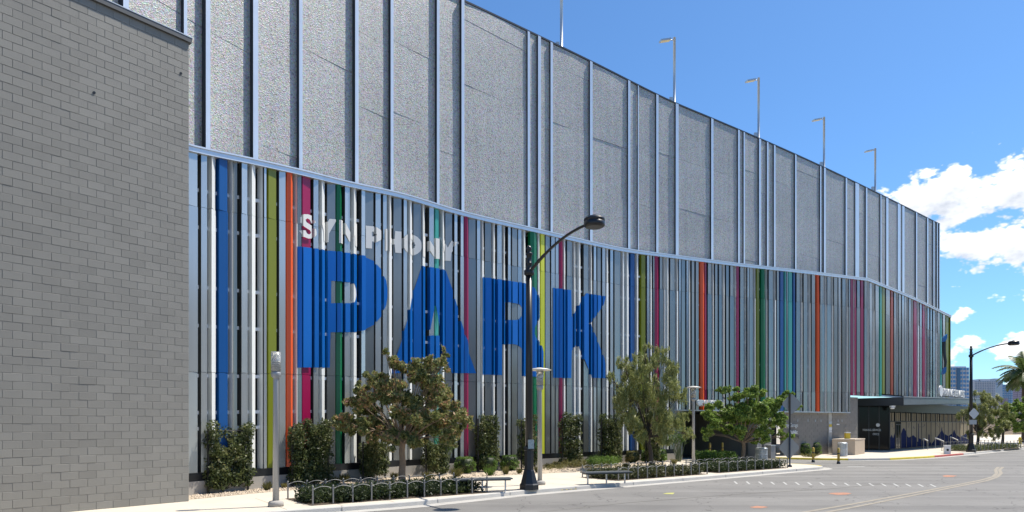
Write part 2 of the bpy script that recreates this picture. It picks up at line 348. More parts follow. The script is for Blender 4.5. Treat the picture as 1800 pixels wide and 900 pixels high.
# tooled joints across the pavements
def joints(line, width, label):
    jb = MB(); acc = 0
    for a, b in zip(line, line[1:]):
        a, b = Vector(a), Vector(b); L = (b-a).length; d = (b-a)/L; n = Vector((-d.y, d.x)); q = (3.0-acc) % 3.0
        while q < L and L < 40:
            p = a+d*q; jb.quad(*[(*(p+n*u+d*v), .003) for u, v in ((CW+.01, -.008), (CW+.01, .008), (width, .008), (width, -.008))]); q += 1.5
        acc = (acc+L) % 3.0
    struct(jb.build('pavement_joints', mat('joint_dark', (.25, .22, .18), .9)), label)
joints(curbA[2:9], 3.4, 'tooled joints across the pavement below the facade'); joints(curbB[2:9], 4.5, 'tooled joints across the pavement at the office')

# ------------------------------------------------------------------ facade curves
Zl_a = herm([(325, 20.85), (335, 21.0), (450, 23.0), (577, 25.6), (720, 28.9), (850, 32), (1000, 36), (1100, 38.8), (1200, 41.5), (1340, 45.5), (1440, 48.5), (1525, 52)])
Zl_b = herm([(1525, 52), (1600, 59), (1672, 67.4)])
Zl = lambda x: Zl_a(x) if x <= 1525 else Zl_b(x)
Zu = herm([(180, 19.3), (335, 22.0), (450, 24.2), (577, 26.7), (720, 30), (815, 32.2), (1045, 38.3), (1250, 44.2), (1450, 52.3), (1525, 56.8), (1650, 66.8)])
yl_a = herm([(325, 254), (335, 257), (450, 282), (520, 298), (613, 321), (700, 340), (813, 373), (950, 405), (1045, 427), (1100, 438), (1190, 450), (1300, 464), (1400, 475), (1525, 490)])
yl_b = herm([(1525, 490), (1600, 521), (1668, 554), (1672, 556)])
yl = lambda x: yl_a(x) if x <= 1525 else yl_b(x)
yu = herm([(180, -290), (500, -145), (815, 1), (925, 53), (1045, 111), (1180, 178), (1250, 207.5), (1350, 250), (1450, 295), (1550, 343), (1650, 393)])
def Pl(x, off=0.0, fn=None):
    fn = fn or Zl; z = fn(x); p = Vector(((x-900)/F*z, z))
    if off:
        e = 3.0; a = x-e; b = x+e
        if fn is Zl and x <= 1525 < b: b = 1525
        if fn is Zl and a < 1525 < x: a = 1525
        za, zb = fn(a), fn(b); v = Vector(((b-900)/F*zb-(a-900)/F*za, zb-za)).normalized(); p = p+Vector((-v.y, v.x))*off
    return p
Tl = lambda x: EYE+(HY-yl(x))/F*Zl(x)
Tu = lambda x: EYE+(HY-yu(x))/F*Zu(x)
def Bl(x): return .68 if x < 1186 else (3.07 if x < 1495 else 4.34+.02*max(0, (Zl(x)-53)/.69))
def hz(x, py): return EYE+(HY-py)/F*Zl(x)

BARM = mat('crossbar_paint', (.72, .74, .76), .4)
G = thing('parking_garage', 'long curving parking garage with grey mesh upper wall above coloured vertical fins', 'garage building')
def ribbon(name, x0, x1, offa, offb, z0, z1, m, fn=None, step=12, parent=G, label=None):
    """a solid strip that follows the facade from px-parameter x0 to x1"""
    b = MB(); fn = fn or Zl; n = max(2, int((x1-x0)/step)+1); xs = [x0+(x1-x0)*i/(n-1) for i in range(n)]
    if x0 < 1525 < x1 and fn is Zl: xs = sorted(xs+[1525])
    A = [Pl(x, offa, fn) for x in xs]; B = [Pl(x, offb, fn) for x in xs]
    f0 = z0 if callable(z0) else (lambda x: z0); f1 = z1 if callable(z1) else (lambda x: z1)
    for i in range(len(xs)-1):
        a, c, bb, d = A[i], A[i+1], B[i], B[i+1]; u, v = xs[i], xs[i+1]
        b.quad((*a, f0(u)), (*c, f0(v)), (*c, f1(v)), (*a, f1(u)))
        b.quad((*bb, f0(u)), (*bb, f1(u)), (*d, f1(v)), (*d, f0(v)))
        b.quad((*a, f1(u)), (*c, f1(v)), (*d, f1(v)), (*bb, f1(u)))
        b.quad((*a, f0(u)), (*bb, f0(u)), (*d, f0(v)), (*c, f0(v)))
    for k, u in ((0, xs[0]), (-1, xs[-1])):
        b.quad((*A[k], f0(u)), (*A[k], f1(u)), (*B[k], f1(u)), (*B[k], f0(u)))
    return b.build(name, m, parent, label)
# near-black sheet standing in for the shaded garage openings; crossbars, cap rail
ribbon('shade_backing', 325, 1186, .62, .75, .42, lambda x: Tl(x)-.25, DARK)
ribbon('shade_backing', 1186, 1495, .62, .75, 3.1, lambda x: Tl(x)-.25, DARK)
ribbon('shade_backing', 1495, 1670, .62, .75, lambda x: Bl(x)+.03, lambda x: Tl(x)-.25, DARK)
for fr in (.135, .185, .30, .455, .575, .76, .875):
    f = lambda x, fr=fr: .68+(Tl(x)-.68)*fr
    s0 = 1186 if fr < .21 else 1668
    ribbon('crossbar', 326, s0, .15, .23, lambda x: f(x)-.055, lambda x: f(x)+.055, BARM, step=20)
ribbon('cap_rail', 325, 1671, -.06, .30, lambda x: Tl(x)-.17, lambda x: Tl(x)-.02, SILV)
ribbon('cap_flashing', 325, 1671, -.10, 1.0, lambda x: Tl(x)-.017, lambda x: Tl(x)+.035, SILV)
ribbon('cap_flashing', 325, 1648, .45, .9, lambda x: Tl(x)+.038, lambda x: Tl(x)+.20, CHAR)
ribbon('sill_strip', 325, 1186, .02, .5, .42, .675, BLACK)
ribbon('base_wall', 325, 1186, -.02, .5, -.1, .417, CON)
ribbon('sill_strip', 1186, 1495, .0, .6, 3.0, 3.065, GALV)

# fins, px positions of each face
FINS = []
def addf(x0, sc, txt):
    for it in txt.split():
        r, t = it.split(':'); a, b = r.split('-'); FINS.append([x0+float(a)/sc, x0+float(b)/sc, t])
addf(320, 3, '40-82:s 103-132:s 153-186:w 198-243:b 262-274:w 275-290:g 315-345:s 366-395:w 422-433:w 434-446:s 458-500:o 515-545:s 556-588:r 603-616:w 617-630:g 638-682:c 697-718:s 735-760:w 775-808:g 818-847:e 862-884:s')
addf(600, 3, '20-42:s 63-88:w 107-126:s 132-170:g 183-207:s 223-240:s 252-272:w 283-318:g 330-347:s 360-380:w 388-420:g 428-448:w 467-487:s 498-517:t 532-550:w 555-585:g 597-612:s 630-645:s 650-672:c 678-708:g 717-733:s 742-757:w 765-790:g 800-815:w 828-842:s 855-868:w 880-893:s')
addf(860, 3, '21-36:w 45-65:s 75-90:w 100-112:s 122-150:g 155-170:s 180-195:w 218-253:e 258-268:w 275-293:y 298-322:g 330-345:s 352-365:s 370-388:c 393-404:w 412-440:g 447-460:w 472-486:w 500-528:g 535-547:w 552-566:s 572-592:g 598-612:s 618-632:w 640-655:s 662-698:g 703-717:w 725-740:w 748-772:b 778-790:w 805-828:o 834-844:s 850-862:w 866-874:g')
addf(1140, 2.8125, '33-55:c 57-75:g 78-88:w 92-103:w 108-135:g 140-150:w 153-160:s 165-185:g 190-198:s 200-210:w 215-230:g 235-252:g 258-280:r 281-290:c 295-315:g 318-326:w 330-345:g 350-365:g 370-380:w 385-400:g 405-425:g 430-436:w 437-450:c 455-475:g 480-486:w 490-496:s 500-520:g 525-533:w 537-550:o 558-580:e 583-590:w 596-620:g 625-632:w 636-648:g 653-672:b 675-682:t 684-691:g 694-715:t 718-728:b 733-752:g 757-763:w 768-790:g 797-804:w 808-828:g 832-848:r 850-870:g 875-882:w 885-899:g')
addf(1440, 3.215, '8-34:g 37-44:w 50-70:g 75-82:w 86-108:g 112-119:s 120-126:w 132-155:g 160-166:w 169-179:g 182-196:c 197-202:w 203-212:c 215-235:g 238-255:c 258-273:g 277-283:w 286-304:g 308-316:w 320-342:g 349-357:t 360-375:o 380-404:g 408-420:n 425-440:g 443-449:w 452-466:g 470-480:s 484-497:g 500-506:w 509-524:g 528-534:w 540-555:c 559-567:w 570-584:g 587-600:c 604-610:w 613-626:g 630-641:g 645-659:g 663-669:w 671-685:g 688-696:t 700-714:s 718-734:o')
FINS[0][0] = 327
for f_ in FINS:
    if f_[0] > 1000: f_[1] -= (f_[1]-f_[0])*.12
def seg_at(x, off): return Pl(x, off)
for i, (a, b, t) in enumerate(FINS):
    mb = MB(); xm = (a+b)/2; dep = .20 if t in 'gboe' else .26
    if xm > 1186: dep *= .8
    if t == 'w': oa, ob = -.03, (.085 if xm < 900 else .045)
    elif t == 's': oa, ob = .01+rng.uniform(0, .03), -.005
    elif t == 'g': oa, ob = (.10, .0) if xm < 900 else (.02, .03)
    else: oa = ob = 0.02+rng.uniform(0, .03)
    ob = min(ob, .13)
    z0, z1 = Bl(xm), 0
    J = [z0, .68+(Tl(xm)-.68)*.31, .68+(Tl(xm)-.68)*.82, None]
    for k in range(3):
        j = rng.uniform(-.012, .012)+(.0, .004, -.006)[k]
        A, B = Pl(a, oa+j), Pl(b, ob-j); Ab, Bb = Pl(a+.0, dep), Pl(b, dep)
        zb = J[k]+(.006 if k else 0)
        if k < 2 and J[k+1] <= z0+.2: continue
        zb = max(zb, z0)
        if k < 2:
            zt = J[k+1]-.006; Zt = [zt]*4
            if zt <= zb: continue
        else: Zt = [Tl(a)-.165, Tl(b)-.165, Tl(b)-.165, Tl(a)-.165]
        # main body; silver and grey near returns coloured dark to stand in for shaded gaps
        n0 = len(mb.f); v = t in 'er' or (t == 'c' and 800 < xm < 1200)
        if v:   # folded V front with a ridge
            mx_ = a+(b-a)*.42; Mv = Pl(mx_, oa-.09); poly = [A, Mv, B, Bb, Ab]; Zt = Zt[:1]+[(Zt[0]+Zt[1])/2 if k == 2 else Zt[0]]+Zt[1:]
            mb.prism(poly, zb, Zt, 0)
        else:
            mb.prism([A, B, Bb, Ab], zb, Zt, 0)
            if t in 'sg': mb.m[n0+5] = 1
    mb.build('fin', [FM[t], FM['d']], G, FNAME.get(t))

# ------------------------------------------------------------------ painted letters on the fins
def rot_arc(cx, cy, rx, ry, a0, a1, n=10): return [(cx+rx*math.cos(R(a0+(a1-a0)*i/n)), cy+ry*math.sin(R(a0+(a1-a0)*i/n))) for i in range(n+1)]
PARK = {
 'P': ([[(522.5, 432.5), (622, 446)]+rot_arc(622, 515, 59, 69, -90, 90)+[(581.5, 584), (581.5, 646), (522.5, 646)],
        [(583, 493.5), (618, 497)]+rot_arc(618, 515, 11, 18, -90, 90, 6)+[(583, 533)]]),
 'A': ([[(741, 467), (785, 474.5), (836, 656), (794, 656), (785, 629), (735, 629), (727, 656), (690, 656)], [(765, 530), (775, 590), (754, 590)]]),
 'R': ([[(848, 486.5), (910, 496)]+rot_arc(912, 541, 40, 45, -90, 50)+[(937, 586)]+rot_arc(925, 622, 30, 34, -60, 0, 6)+[(955, 663.5), (920, 661)]+rot_arc(902, 622, 17, 17, 0, -90, 6)+[(884, 605), (884, 659.5), (848, 658)],
        [(888.5, 530.5), (908, 533.5)]+rot_arc(908, 548, 10, 14.5, -90, 90, 6)+[(888.5, 562.5)]]),
 'K': ([[(972, 506), (1004.5, 510), (1004.5, 559), (1030, 515.5), (1064.5, 521), (1060, 537), (1038, 568), (1062, 630), (1067, 665), (1041, 664), (1015, 603), (1004.5, 617), (1004.5, 664.5), (972, 664)]])}
def sbox(x, v): # unit letter box in perspective
    yt = 374+.186*(x-526); yb = 417+.157*(x-526); return (x, yt+(yb-yt)*v)
def let(x0, x1, loops): return [[sbox(x0+(x1-x0)*u, v) for u, v in lp] for lp in loops]
def Sl():
    o = [(.92, .30), (.66, .34), (.60, .22), (.45, .17), (.34, .24), (.38, .33), (.70, .45), (.95, .58), (.97, .78), (.80, .96), (.50, 1.0), (.18, .95), (.03, .72), (.34, .68), (.42, .80), (.55, .83), (.66, .75), (.60, .65), (.25, .53), (.06, .38), (.07, .18), (.24, .03), (.5, 0), (.78, .05)]
    return [o]
Yl = [[(0, 0), (.33, 0), (.5, .36), (.67, 0), (1, 0), (.66, .62), (.66, 1), (.36, 1), (.36, .62)]]
Ml = [[(0, 1), (0, 0), (.26, 0), (.5, .45), (.74, 0), (1, 0), (1, 1), (.73, 1), (.73, .5), (.55, .85), (.45, .85), (.27, .5), (.27, 1)]]
Ppl = [[(0, 0), (.62, 0), (.9, .1), (1, .33), (.9, .56), (.62, .68), (.34, .68), (.34, 1), (0, 1)], [(.34, .24), (.56, .24), (.65, .34), (.56, .45), (.34, .45)]]
Hl = [[(0, 0), (.33, 0), (.33, .37), (.67, .37), (.67, 0), (1, 0), (1, 1), (.67, 1), (.67, .62), (.33, .62), (.33, 1), (0, 1)]]
Ol = [[(.5+.5*math.cos(a), .5+.5*math.sin(a)) for a in [2*math.pi*i/20 for i in range(20)]], [(.5+.2*math.cos(a), .5+.24*math.sin(a)) for a in [2*math.pi*i/14 for i in range(14)]]]
Nl = [[(0, 1), (0, 0), (.3, 0), (.7, .5), (.7, 0), (1, 0), (1, 1), (.7, 1), (.3, .48), (.3, 1)]]
SYM = [('S', 526, 557, Sl()), ('Y', 559, 591, Yl), ('M', 595, 635, Ml), ('P', 645, 671, Ppl), ('H', 677, 705, Hl), ('O', 708, 741, Ol), ('N', 743, 772, Nl), ('Y', 773, 803, Yl)]
def spans(loops, x):
    ys = []
    for lp in loops:
        for (x0, y0), (x1, y1) in zip(lp, lp[1:]+lp[:1]):
            if (x0 <= x < x1) or (x1 <= x < x0): ys.append(y0+(y1-y0)*(x-x0)/(x1-x0))
    ys.sort(); return list(zip(ys[::2], ys[1::2]))
def paint(loops, m, label):
    mb = MB()
    for (a, b, t) in FINS:
        xm = (a+b)/2
        if b < min(p[0] for p in loops[0]) or a > max(p[0] for p in loops[0]): continue
        if t == 'w': oa, ob = -.03, (.085 if xm < 900 else .045)
        elif t == 'g': oa, ob = (.085, -.015) if xm < 900 else (.0, .01)
        else: oa = ob = .0
        if t == 's': oa, ob = -.004, -.02
        v = t in 'er' or (t == 'c' and 800 < xm < 1200)
        def off(x):
            u = (x-a)/(b-a)
            if v: return (.02-.115*(u/.42)) if u < .42 else (-.095+.115*((u-.42)/.58))
            return oa+(ob-oa)*u
        ex = -.018
        n = max(5, int((b-a)/1.0)+2); xs = [a+(b-a)*i/(n-1) for i in range(n)]
        if v: xs = sorted(set(xs+[a+(b-a)*.42]))
        for x0, x1 in zip(xs, xs[1:]):
            s0 = spans(loops, x0+.02*(x1-x0)); s1 = spans(loops, x1-.02*(x1-x0))
            if len(s0) != len(s1): s0 = s1 = spans(loops, (x0+x1)/2)
            for (p0, q0), (p1, q1) in zip(s0, s1):
                e0, e1 = Pl(x0, off(x0)+ex), Pl(x1, off(x1)+ex)
                mb.quad((*e0, hz(x0, q0)), (*e1, hz(x1, q1)), (*e1, hz(x1, p1)), (*e0, hz(x0, p0)))
        # the near return of the fin is painted too
        sp_ = spans(loops, a+.2)
        for p0, q0 in sp_:
            e0 = Pl(a-.12, off(a)+ex); e1 = Pl(a-.12, .2)
            mb.quad((*e1, hz(a, q0)), (*e0, hz(a, q0)), (*e0, hz(a, p0)), (*e1, hz(a, p0)))
    if mb.f: mb.build('letter', m, G, label)
for ch, loops in PARK.items(): paint(loops, BLUE, 'giant blue painted letter %s' % ch)
for ch, x0, x1, lp in SYM: paint(let(x0, x1, lp), LWHITE, 'pale painted letter %s of the smaller word' % ch)

# ------------------------------------------------------------------ upper wall: panels and fins
UF = [(212.5, 10, .26), (320.5, 6, .2), (358.5, 8, .26), (443.5, 9, .24), (524, 6, .22), (622, 6, .24), (685, 5, .2), (766.5, 4.5, .2), (810, 5, .2), (927.5, 4, .15), (945.5, 5, .2), (967.5, 4, .17), (1037, 4.5, .18), (1104, 4, .16), (1120.5, 1.6, .12), (1153.5, 4, .16),
      (1188, 5, .18), (1250, 4, .16), (1297, 3.2, .14), (1306.5, 2.4, .14), (1334, 3.6, .15), (1347.5, 2.8, .15), (1360, 3, .14), (1397, 2.6, .14), (1441, 2, .12), (1448, 3.4, .15), (1486, 2.6, .14), (1505.5, 6.5, .10), (1521.5, 2.6, .14), (1547, 1.6, .12), (1558.5, 4, .10), (1579.5, 5, .08), (1587, 4, .08),
      (1609.5, 2.2, .14), (1629, 2.4, .14), (1640, 1.8, .14), (1646, 1.4, .14), (1650, 1.2, .14)]
edges = [190.0]+[u[0] for u in UF]
UB = lambda x: Tl(x)+.05 if x > 325 else 9.5
for i in range(len(edges)-1):
    a, b = edges[i], edges[i+1]
    wid = (Pl(b, 0, Zu)-Pl(a, 0, Zu)).length
    subs = 1
    o0 = rng.choice([0, .9, 1.7, .5])
    for sdiv in range(subs):
        u, v = a+(b-a)*sdiv/subs, a+(b-a)*(sdiv+1)/subs
        z = 8.6+o0+(0.0 if sdiv == 0 else rng.choice([0, 0, .02]))
        zb = UB((u+v)/2)-.6; zs = [zb]
        while z < Tu((u+v)/2)-.8:
            if z > zb+.8: zs.append(z)
            z += 3.05
        zs.append(None)
        for k in range(len(zs)-1):
            j = [rng.uniform(-.012, .012) for _ in range(4)]
            g = .003
            uu, vv = u+g/(.001+wid/(b-a)), v-g/(.001+wid/(b-a))
            A, B = Pl(uu, j[0], Zu), Pl(vv, j[1], Zu); Ab, Bb = Pl(uu, .08, Zu), Pl(vv, .08, Zu)
            zt = [Tu(uu)-.06, Tu(vv)-.06] if zs[k+1] is None else [zs[k+1]-.008]*2
            mb = MB(); mb.prism([A, B, Bb, Ab], zs[k]+.0, [zt[0], zt[1], zt[1], zt[0]]); mb.build('mesh_panel', PERF, G)
ribbon('upper_backing', 185, 1650.5, .082, .4, lambda x: UB(x)-.5, lambda x: Tu(x)-.1, CHAR, fn=Zu)
ribbon('coping', 185, 1651.5, -.05, .45, lambda x: Tu(x)-.055, lambda x: Tu(x)+.03, CHAR, fn=Zu)
for (x, wpx, d) in UF:
    a, b = x-wpx/2, x+wpx/2; mb = MB()
    d = d*(.62 if x > 900 else .8)
    A, B, Bb, Ab = Pl(a, -d, Zu), Pl(b, -d, Zu), Pl(b, -.014, Zu), Pl(a, -.014, Zu)
    mb.prism([A, B, Bb, Ab], UB(x)-.05, [Tu(a)-.07, Tu(b)-.07, Tu(b)-.07, Tu(a)-.07]); mb.m[5] = 1  # near side coloured charcoal, standing in for its unlit face
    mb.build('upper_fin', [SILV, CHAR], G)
# end wall and back mass of the building (closed volume)
e0 = Pl(1650.5, .1, Zu); back = MB()
bk = [Pl(185, .41, Zu), Pl(577, .41, Zu), Pl(900, .41, Zu), Pl(1250, .41, Zu), Pl(1649.5, .41, Zu)]
q = [(p.x, p.y) for p in bk]+[(bk[-1].x-20, bk[-1].y+22), (bk[0].x-32, bk[0].y+30)]
back.prism(ccw(q), 7.2, 20.5); back.build('rear_wall', CON, G)
e1 = Pl(1671, .0); e2 = e1+Vector((-.69, .72))*1.4
mb = MB(); mb.prism([Pl(1671, .02), Pl(1671.6, .02), Pl(1671.6, 1.4), Pl(1671, 1.4)], 4.9, Tl(1671)-.03); mb.build('end_fascia', FM['o'], G, 'olive green return panel at the far corner')

# ------------------------------------------------------------------ block wall on the left
O = Vector((-9.18, 19.4)); DL = Vector((-.621, -.784)).normalized(); NB = Vector((.784, -.621)).normalized()
BT = 13.02
bw = thing('block_building', 'plain grey painted concrete block building at the left edge', 'building')
def bx2(mb, s0, s1, d0, d1, z0, z1, m=0):
    P = lambda s, d: tuple(O+DL*s-NB*d)
    mb.prism([P(s0, d0), P(s1, d0), P(s1, d1), P(s0, d1)], z0, z1, m)
mb = MB(); bx2(mb, .02, 16, .007, .95, -.1, BT); mb.build('wall', MORT, bw)
def brickgeo(mb, org, ax, nrm, L, h, proud, dz=0):
    ax = Vector((ax.x, ax.y, 0)); n = Vector((nrm.x, nrm.y, 0)); up = Vector((0, 0, 1)); g = .0035; c = .005
    def pt(s, z, o): return org+ax*s+up*z+n*o
    o4 = [pt(g, g, -.03), pt(L-g, g, -.03), pt(L-g, h-g, -.03), pt(g, h-g, -.03)]
    m4 = [pt(g, g, proud-.006), pt(L-g, g, proud-.006), pt(L-g, h-g, proud-.006), pt(g, h-g, proud-.006)]
    f4 = [pt(g+c, g+c, proud), pt(L-g-c, g+c, proud), pt(L-g-c, h-g-c, proud), pt(g+c, h-g-c, proud)]
    for i in range(4):
        j = (i+1) % 4; mb.quad(o4[j], o4[i], m4[i], m4[j]); mb.quad(m4[j], m4[i], f4[i], f4[j])
    mb.quad(f4[3], f4[2], f4[1], f4[0])
# continuous island per block: merge vertices
def build_merged(mb, name, mats, parent, label=None):
    o = mb.build(name, mats, parent, label)
    import bmesh
    bm = bmesh.new(); bm.from_mesh(o.data); bmesh.ops.remove_doubles(bm, verts=bm.verts, dist=.0005); bm.to_mesh(o.data); bm.free(); return o
protos = []
for k in range(4):
    t = MB(); brickgeo(t, Vector((0, 0, 0)), DL, NB, .4, .2, (0, .0015, -.0015, .0025)[k])
    me = t.mesh('brick', BRICK); protos.append(me)
cells = []
rows = int(BT/.2)
for r in range(rows):
    s = (.2 if r % 2 else 0)+.0
    if r % 2: cells.append((0.0, .2, r))
    while s < 15.6: cells.append((s, .4, r)); s += .4
def vis(c):
    s, L, r = c; p = O+DL*(s+L/2); px = 900+p.x/p.y*F; py = HY-(r*.2+.1-EYE)*F/p.y
    return -5 < px < 340 and -8 < py < 906, p.y
cand = sorted([(vis(c)[1], i) for i, c in enumerate(cells) if vis(c)[0] and c[1] == .4])
single = set(i for _, i in cand[:300])
rest = MB()
for i, (s, L, r) in enumerate(cells):
    p = O+DL*s; org = Vector((p.x, p.y, r*.2))
    if i in single:
        b = bpy.data.objects.new('brick', protos[rng.randrange(4)]); C.objects.link(b)
        b.location = org+Vector((NB.x, NB.y, 0))*rng.uniform(-.002, .003)+Vector((0, 0, rng.uniform(-.002, .002))); b.rotation_euler = (0, 0, 0); b.parent = bw
    else: brickgeo(rest, org+Vector((0, 0, rng.uniform(-.002, .002))), DL, NB, L, .2, rng.choice((0, .0015, -.0015, .0025)))
o = build_merged(rest, 'block_courses', BRICK, bw, 'remaining courses of grey painted blocks'); o['kind'] = 'stuff'
# return of the corner
rt = MB()
for r in range(rows):
    s = (.2 if r % 2 else 0)
    while s < .9:
        p = O-NB*s; L = min(.4, .93-s)
        brickgeo(rt, Vector((p.x, p.y, r*.2))-Vector((NB.x, NB.y, 0))*0, -NB, -DL, L, .2, .0); s += .4
o = build_merged(rt, 'corner_return', BRICK, bw); o['kind'] = 'stuff'
mb = MB(); bx2(mb, -.06, 16, -.07, 1.0, BT+.0, BT+.13); mb.build('coping', mat('coping_metal', (.10, .10, .098), .45, metal=.3), bw)
mb = MB(); bx2(mb, -.07, 16, -.08, 1.02, BT+.132, BT+.155); mb.build('coping_lip', GALV, bw)
mb = MB()
for (px, py) in ((165, 163), (318, 129)):
    s = 0
    # small hole where the block face is broken: solve along wall
    best = min(((abs(900+(O+DL*q).x/(O+DL*q).y*F-px), q) for q in [i*.01 for i in range(800)]))[1]; p = O+DL*best; z = EYE+(HY-py)*p.y/F
    mb.tube([Vector((p.x, p.y, z))+Vector((NB.x, NB.y, 0))*-.01, Vector((p.x, p.y, z))+Vector((NB.x, NB.y, 0))*.02], .035, 8)
mb.build('weep_outlet', BLACK, bw)

# ------------------------------------------------------------------ ground floor beyond the screen: entry, block wall, office
def stret(a, b): return (Vector(b)-Vector(a)).normalized()
# concrete piers of the entry and header
for (a, b, nm) in ((1186, 1203, 'pier'), (1334, 1342, 'pier'), (1347, 1359, 'pier')):
    mb = MB(); mb.prism([Pl(a, .15), Pl(b, .15), Pl(b, .9), Pl(a, .9)], -.13, 2.997); mb.build(nm, CON, G)
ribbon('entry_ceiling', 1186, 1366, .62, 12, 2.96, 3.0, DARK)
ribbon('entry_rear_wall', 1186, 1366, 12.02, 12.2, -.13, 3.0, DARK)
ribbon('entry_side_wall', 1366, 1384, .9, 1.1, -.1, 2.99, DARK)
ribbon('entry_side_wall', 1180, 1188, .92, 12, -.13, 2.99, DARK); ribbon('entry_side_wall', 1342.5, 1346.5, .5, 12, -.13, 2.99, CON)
# block wall with courses
blk = MB(); xs = []
def along(fn, x0, x1, off, stepm):
    out = [x0]; x = x0; p = Pl(x0, off)
    while x < x1:
        x += .25
        if (Pl(x, off)-p).length >= stepm: out.append(x); p = Pl(x, off)
    return out
mb = MB()
ribbon('block_wall_core', 1384, 1462, .32, .60, -.1, 2.99, MORT); ribbon('block_wall_core', 1469, 1515, .32, .60, -.1, 4.2, MORT)
cx = along(None, 1384, 1513, .30, .45)
for r in range(21):
    for i in range(len(cx)-1):
        a, b = cx[i], cx[i+1]
        if r % 2: a, b = a+(b-a)/2, b+(b-a)/2
        z = r*.2
        if z > 2.85 and a < 1494: continue
        if b > 1513: b = 1513
        if b-a < .5: continue
        if 1476 < (a+b)/2 < 1493.5 and z < 2.1: continue
        if 1462 < (a+b)/2 < 1468.5: continue
        p = Pl(a, .30); q2 = Pl(b, .30); ax = (q2-p); L = ax.length; ax.normalize()
        brickgeo(blk, Vector((p.x, p.y, z)), ax, Vector((ax.y, -ax.x)), L, .2 if z < 2.75 or a >= 1494 else min(.2, 2.99-z), rng.uniform(-.004, .006))
o = build_merged(blk, 'block_wall', CMU, G, 'grey concrete block wall under the fins by the office'); o['kind'] = 'stuff'
# drainpipe-like light strip and notices
mb = MB(); mb.prism([Pl(1462.6, .26), Pl(1468.2, .26), Pl(1468.2, .5), Pl(1462.6, .5)], 0, 2.98); mb.build('pilaster', mat('pilaster_cream', (.42, .41, .37), .7, var=.1), G)
for (y0, y1, m_) in ((741, 745, GALV), (746, 750, YEL), (751, 757, WHITE), (758, 760, WHITE)):
    mb = MB(); mb.prism([Pl(1463, .24), Pl(1467.8, .24), Pl(1467.8, .255), Pl(1463, .255)], hz(1465, y1), hz(1465, y0)); mb.build('notice', m_, G)
dr = MB(); dr.prism([Pl(1477, .40), Pl(1493, .40), Pl(1493, .55), Pl(1477, .55)], 0, 2.09); d_ = dr.build('door', CHAR, G, 'dark navy double door beside the ramp wall')
for a in (1477.6, 1485.4):
    mb = MB(); mb.prism([Pl(a, .375), Pl(a+7, .375), Pl(a+7, .396), Pl(a, .396)], .1, 2.0); mb.build('door_leaf', mat('door_navy', (.02, .04, .075), .35), d_)
mb = MB(); mb.prism([Pl(1488, .35), Pl(1491, .35), Pl(1491, .37), Pl(1488, .37)], hz(1489, 762), hz(1489, 756)); mb.build('warning_plate', YEL, d_)
mb = MB(); mb.prism([Pl(1477.5, .28), Pl(1482, .28), Pl(1482, .37), Pl(1477.5, .37)], 2.12, 2.2); mb.build('door_lamp', WHITE, G)
for x in (1408, 1426, 1439, 1449, 1479, 1486):
    mb = MB(); mb.prism([Pl(x, .272), Pl(x+.9, .272), Pl(x+.9, .29), Pl(x, .29)], hz(x, 741.5), hz(x, 737.5)); mb.build('wall_fixing', GALV, G)

def text(body, size, loc, ax, m, name, parent, label=None, depth=.02, xs=1.0, bold=0.0):
    cu = bpy.data.curves.new(name, 'FONT'); cu.body = body; cu.size = size; cu.extrude = depth; cu.offset = bold; cu.resolution_u = 2
    tmp = bpy.data.objects.new('tmp', cu); C.objects.link(tmp); dg = bpy.context.evaluated_depsgraph_get(); dg.update()
    me = bpy.data.meshes.new_from_object(tmp.evaluated_get(dg)); C.objects.unlink(tmp); bpy.data.objects.remove(tmp)
    ax = Vector((ax[0], ax[1], 0)).normalized(); n = Vector((ax.y, -ax.x, 0))
    mt = Matrix((( ax.x*xs, 0, n.x, loc[0]), (ax.y*xs, 0, n.y, loc[1]), (0, 1, 0, loc[2]), (0, 0, 0, 1)))
    me.transform(mt); me.materials.clear(); me.materials.append(m)
    o = bpy.data.objects.new(name, me); C.objects.link(o); par(o, parent)
    if label: o['label'] = label
    return o
ax = Pl(1425, .2)-Pl(1362, .2)
LET = mat('steel_letters', (.62, .63, .62), .4, metal=.2)
p = Pl(1362, .12); text('City Parkway Garage', .40, (p.x, p.y, hz(1400, 750.5)), ax, LET, 'lettering', G, 'raised pale lettering naming the garage', xs=.74)
p = Pl(1390.5, .14); text('Public', .36, (p.x, p.y, hz(1395, 762.5)), ax, LET, 'lettering', G, 'raised pale word on the block wall', bold=.012)
p = Pl(1390.5, .14); text('Parking', .36, (p.x, p.y, hz(1395, 769.5)), ax, mat('dark_letters', (.14, .14, .13), .5), 'lettering', G, 'darker word below the pale ones')
# sign over the entry: logo disc and letters on a rail
sg = thing('entry_sign', 'white cut-out PARKING letters with round logo over the garage entry', 'sign', (*Pl(1224, -.15), hz(1224, 712)))
p = Pl(1229, -.14); ax2 = Pl(1250, 0)-Pl(1229, 0)
text('PARKING', .46, (p.x, p.y, hz(1229, 712.2)), ax2, WHITE, 'lettering', sg, depth=.05, bold=.015)
mb = MB(); c = Pl(1225, -.16); n2 = Vector((ax2.y, -ax2.x)).normalized(); cc = Vector((c.x, c.y, hz(1225, 708)))
mb.tube([cc, cc+Vector((n2.x, n2.y, 0))*.08], .19, 16); mb.build('logo_disc', WHITE, sg)
mb = MB(); a_ = Pl(1223, -.1); b_ = Pl(1262, -.1); mb.tube([(*a_, hz(1223, 713.6)), (*b_, hz(1262, 713.6))], .02, 6); mb.build('rail', GALV, sg)

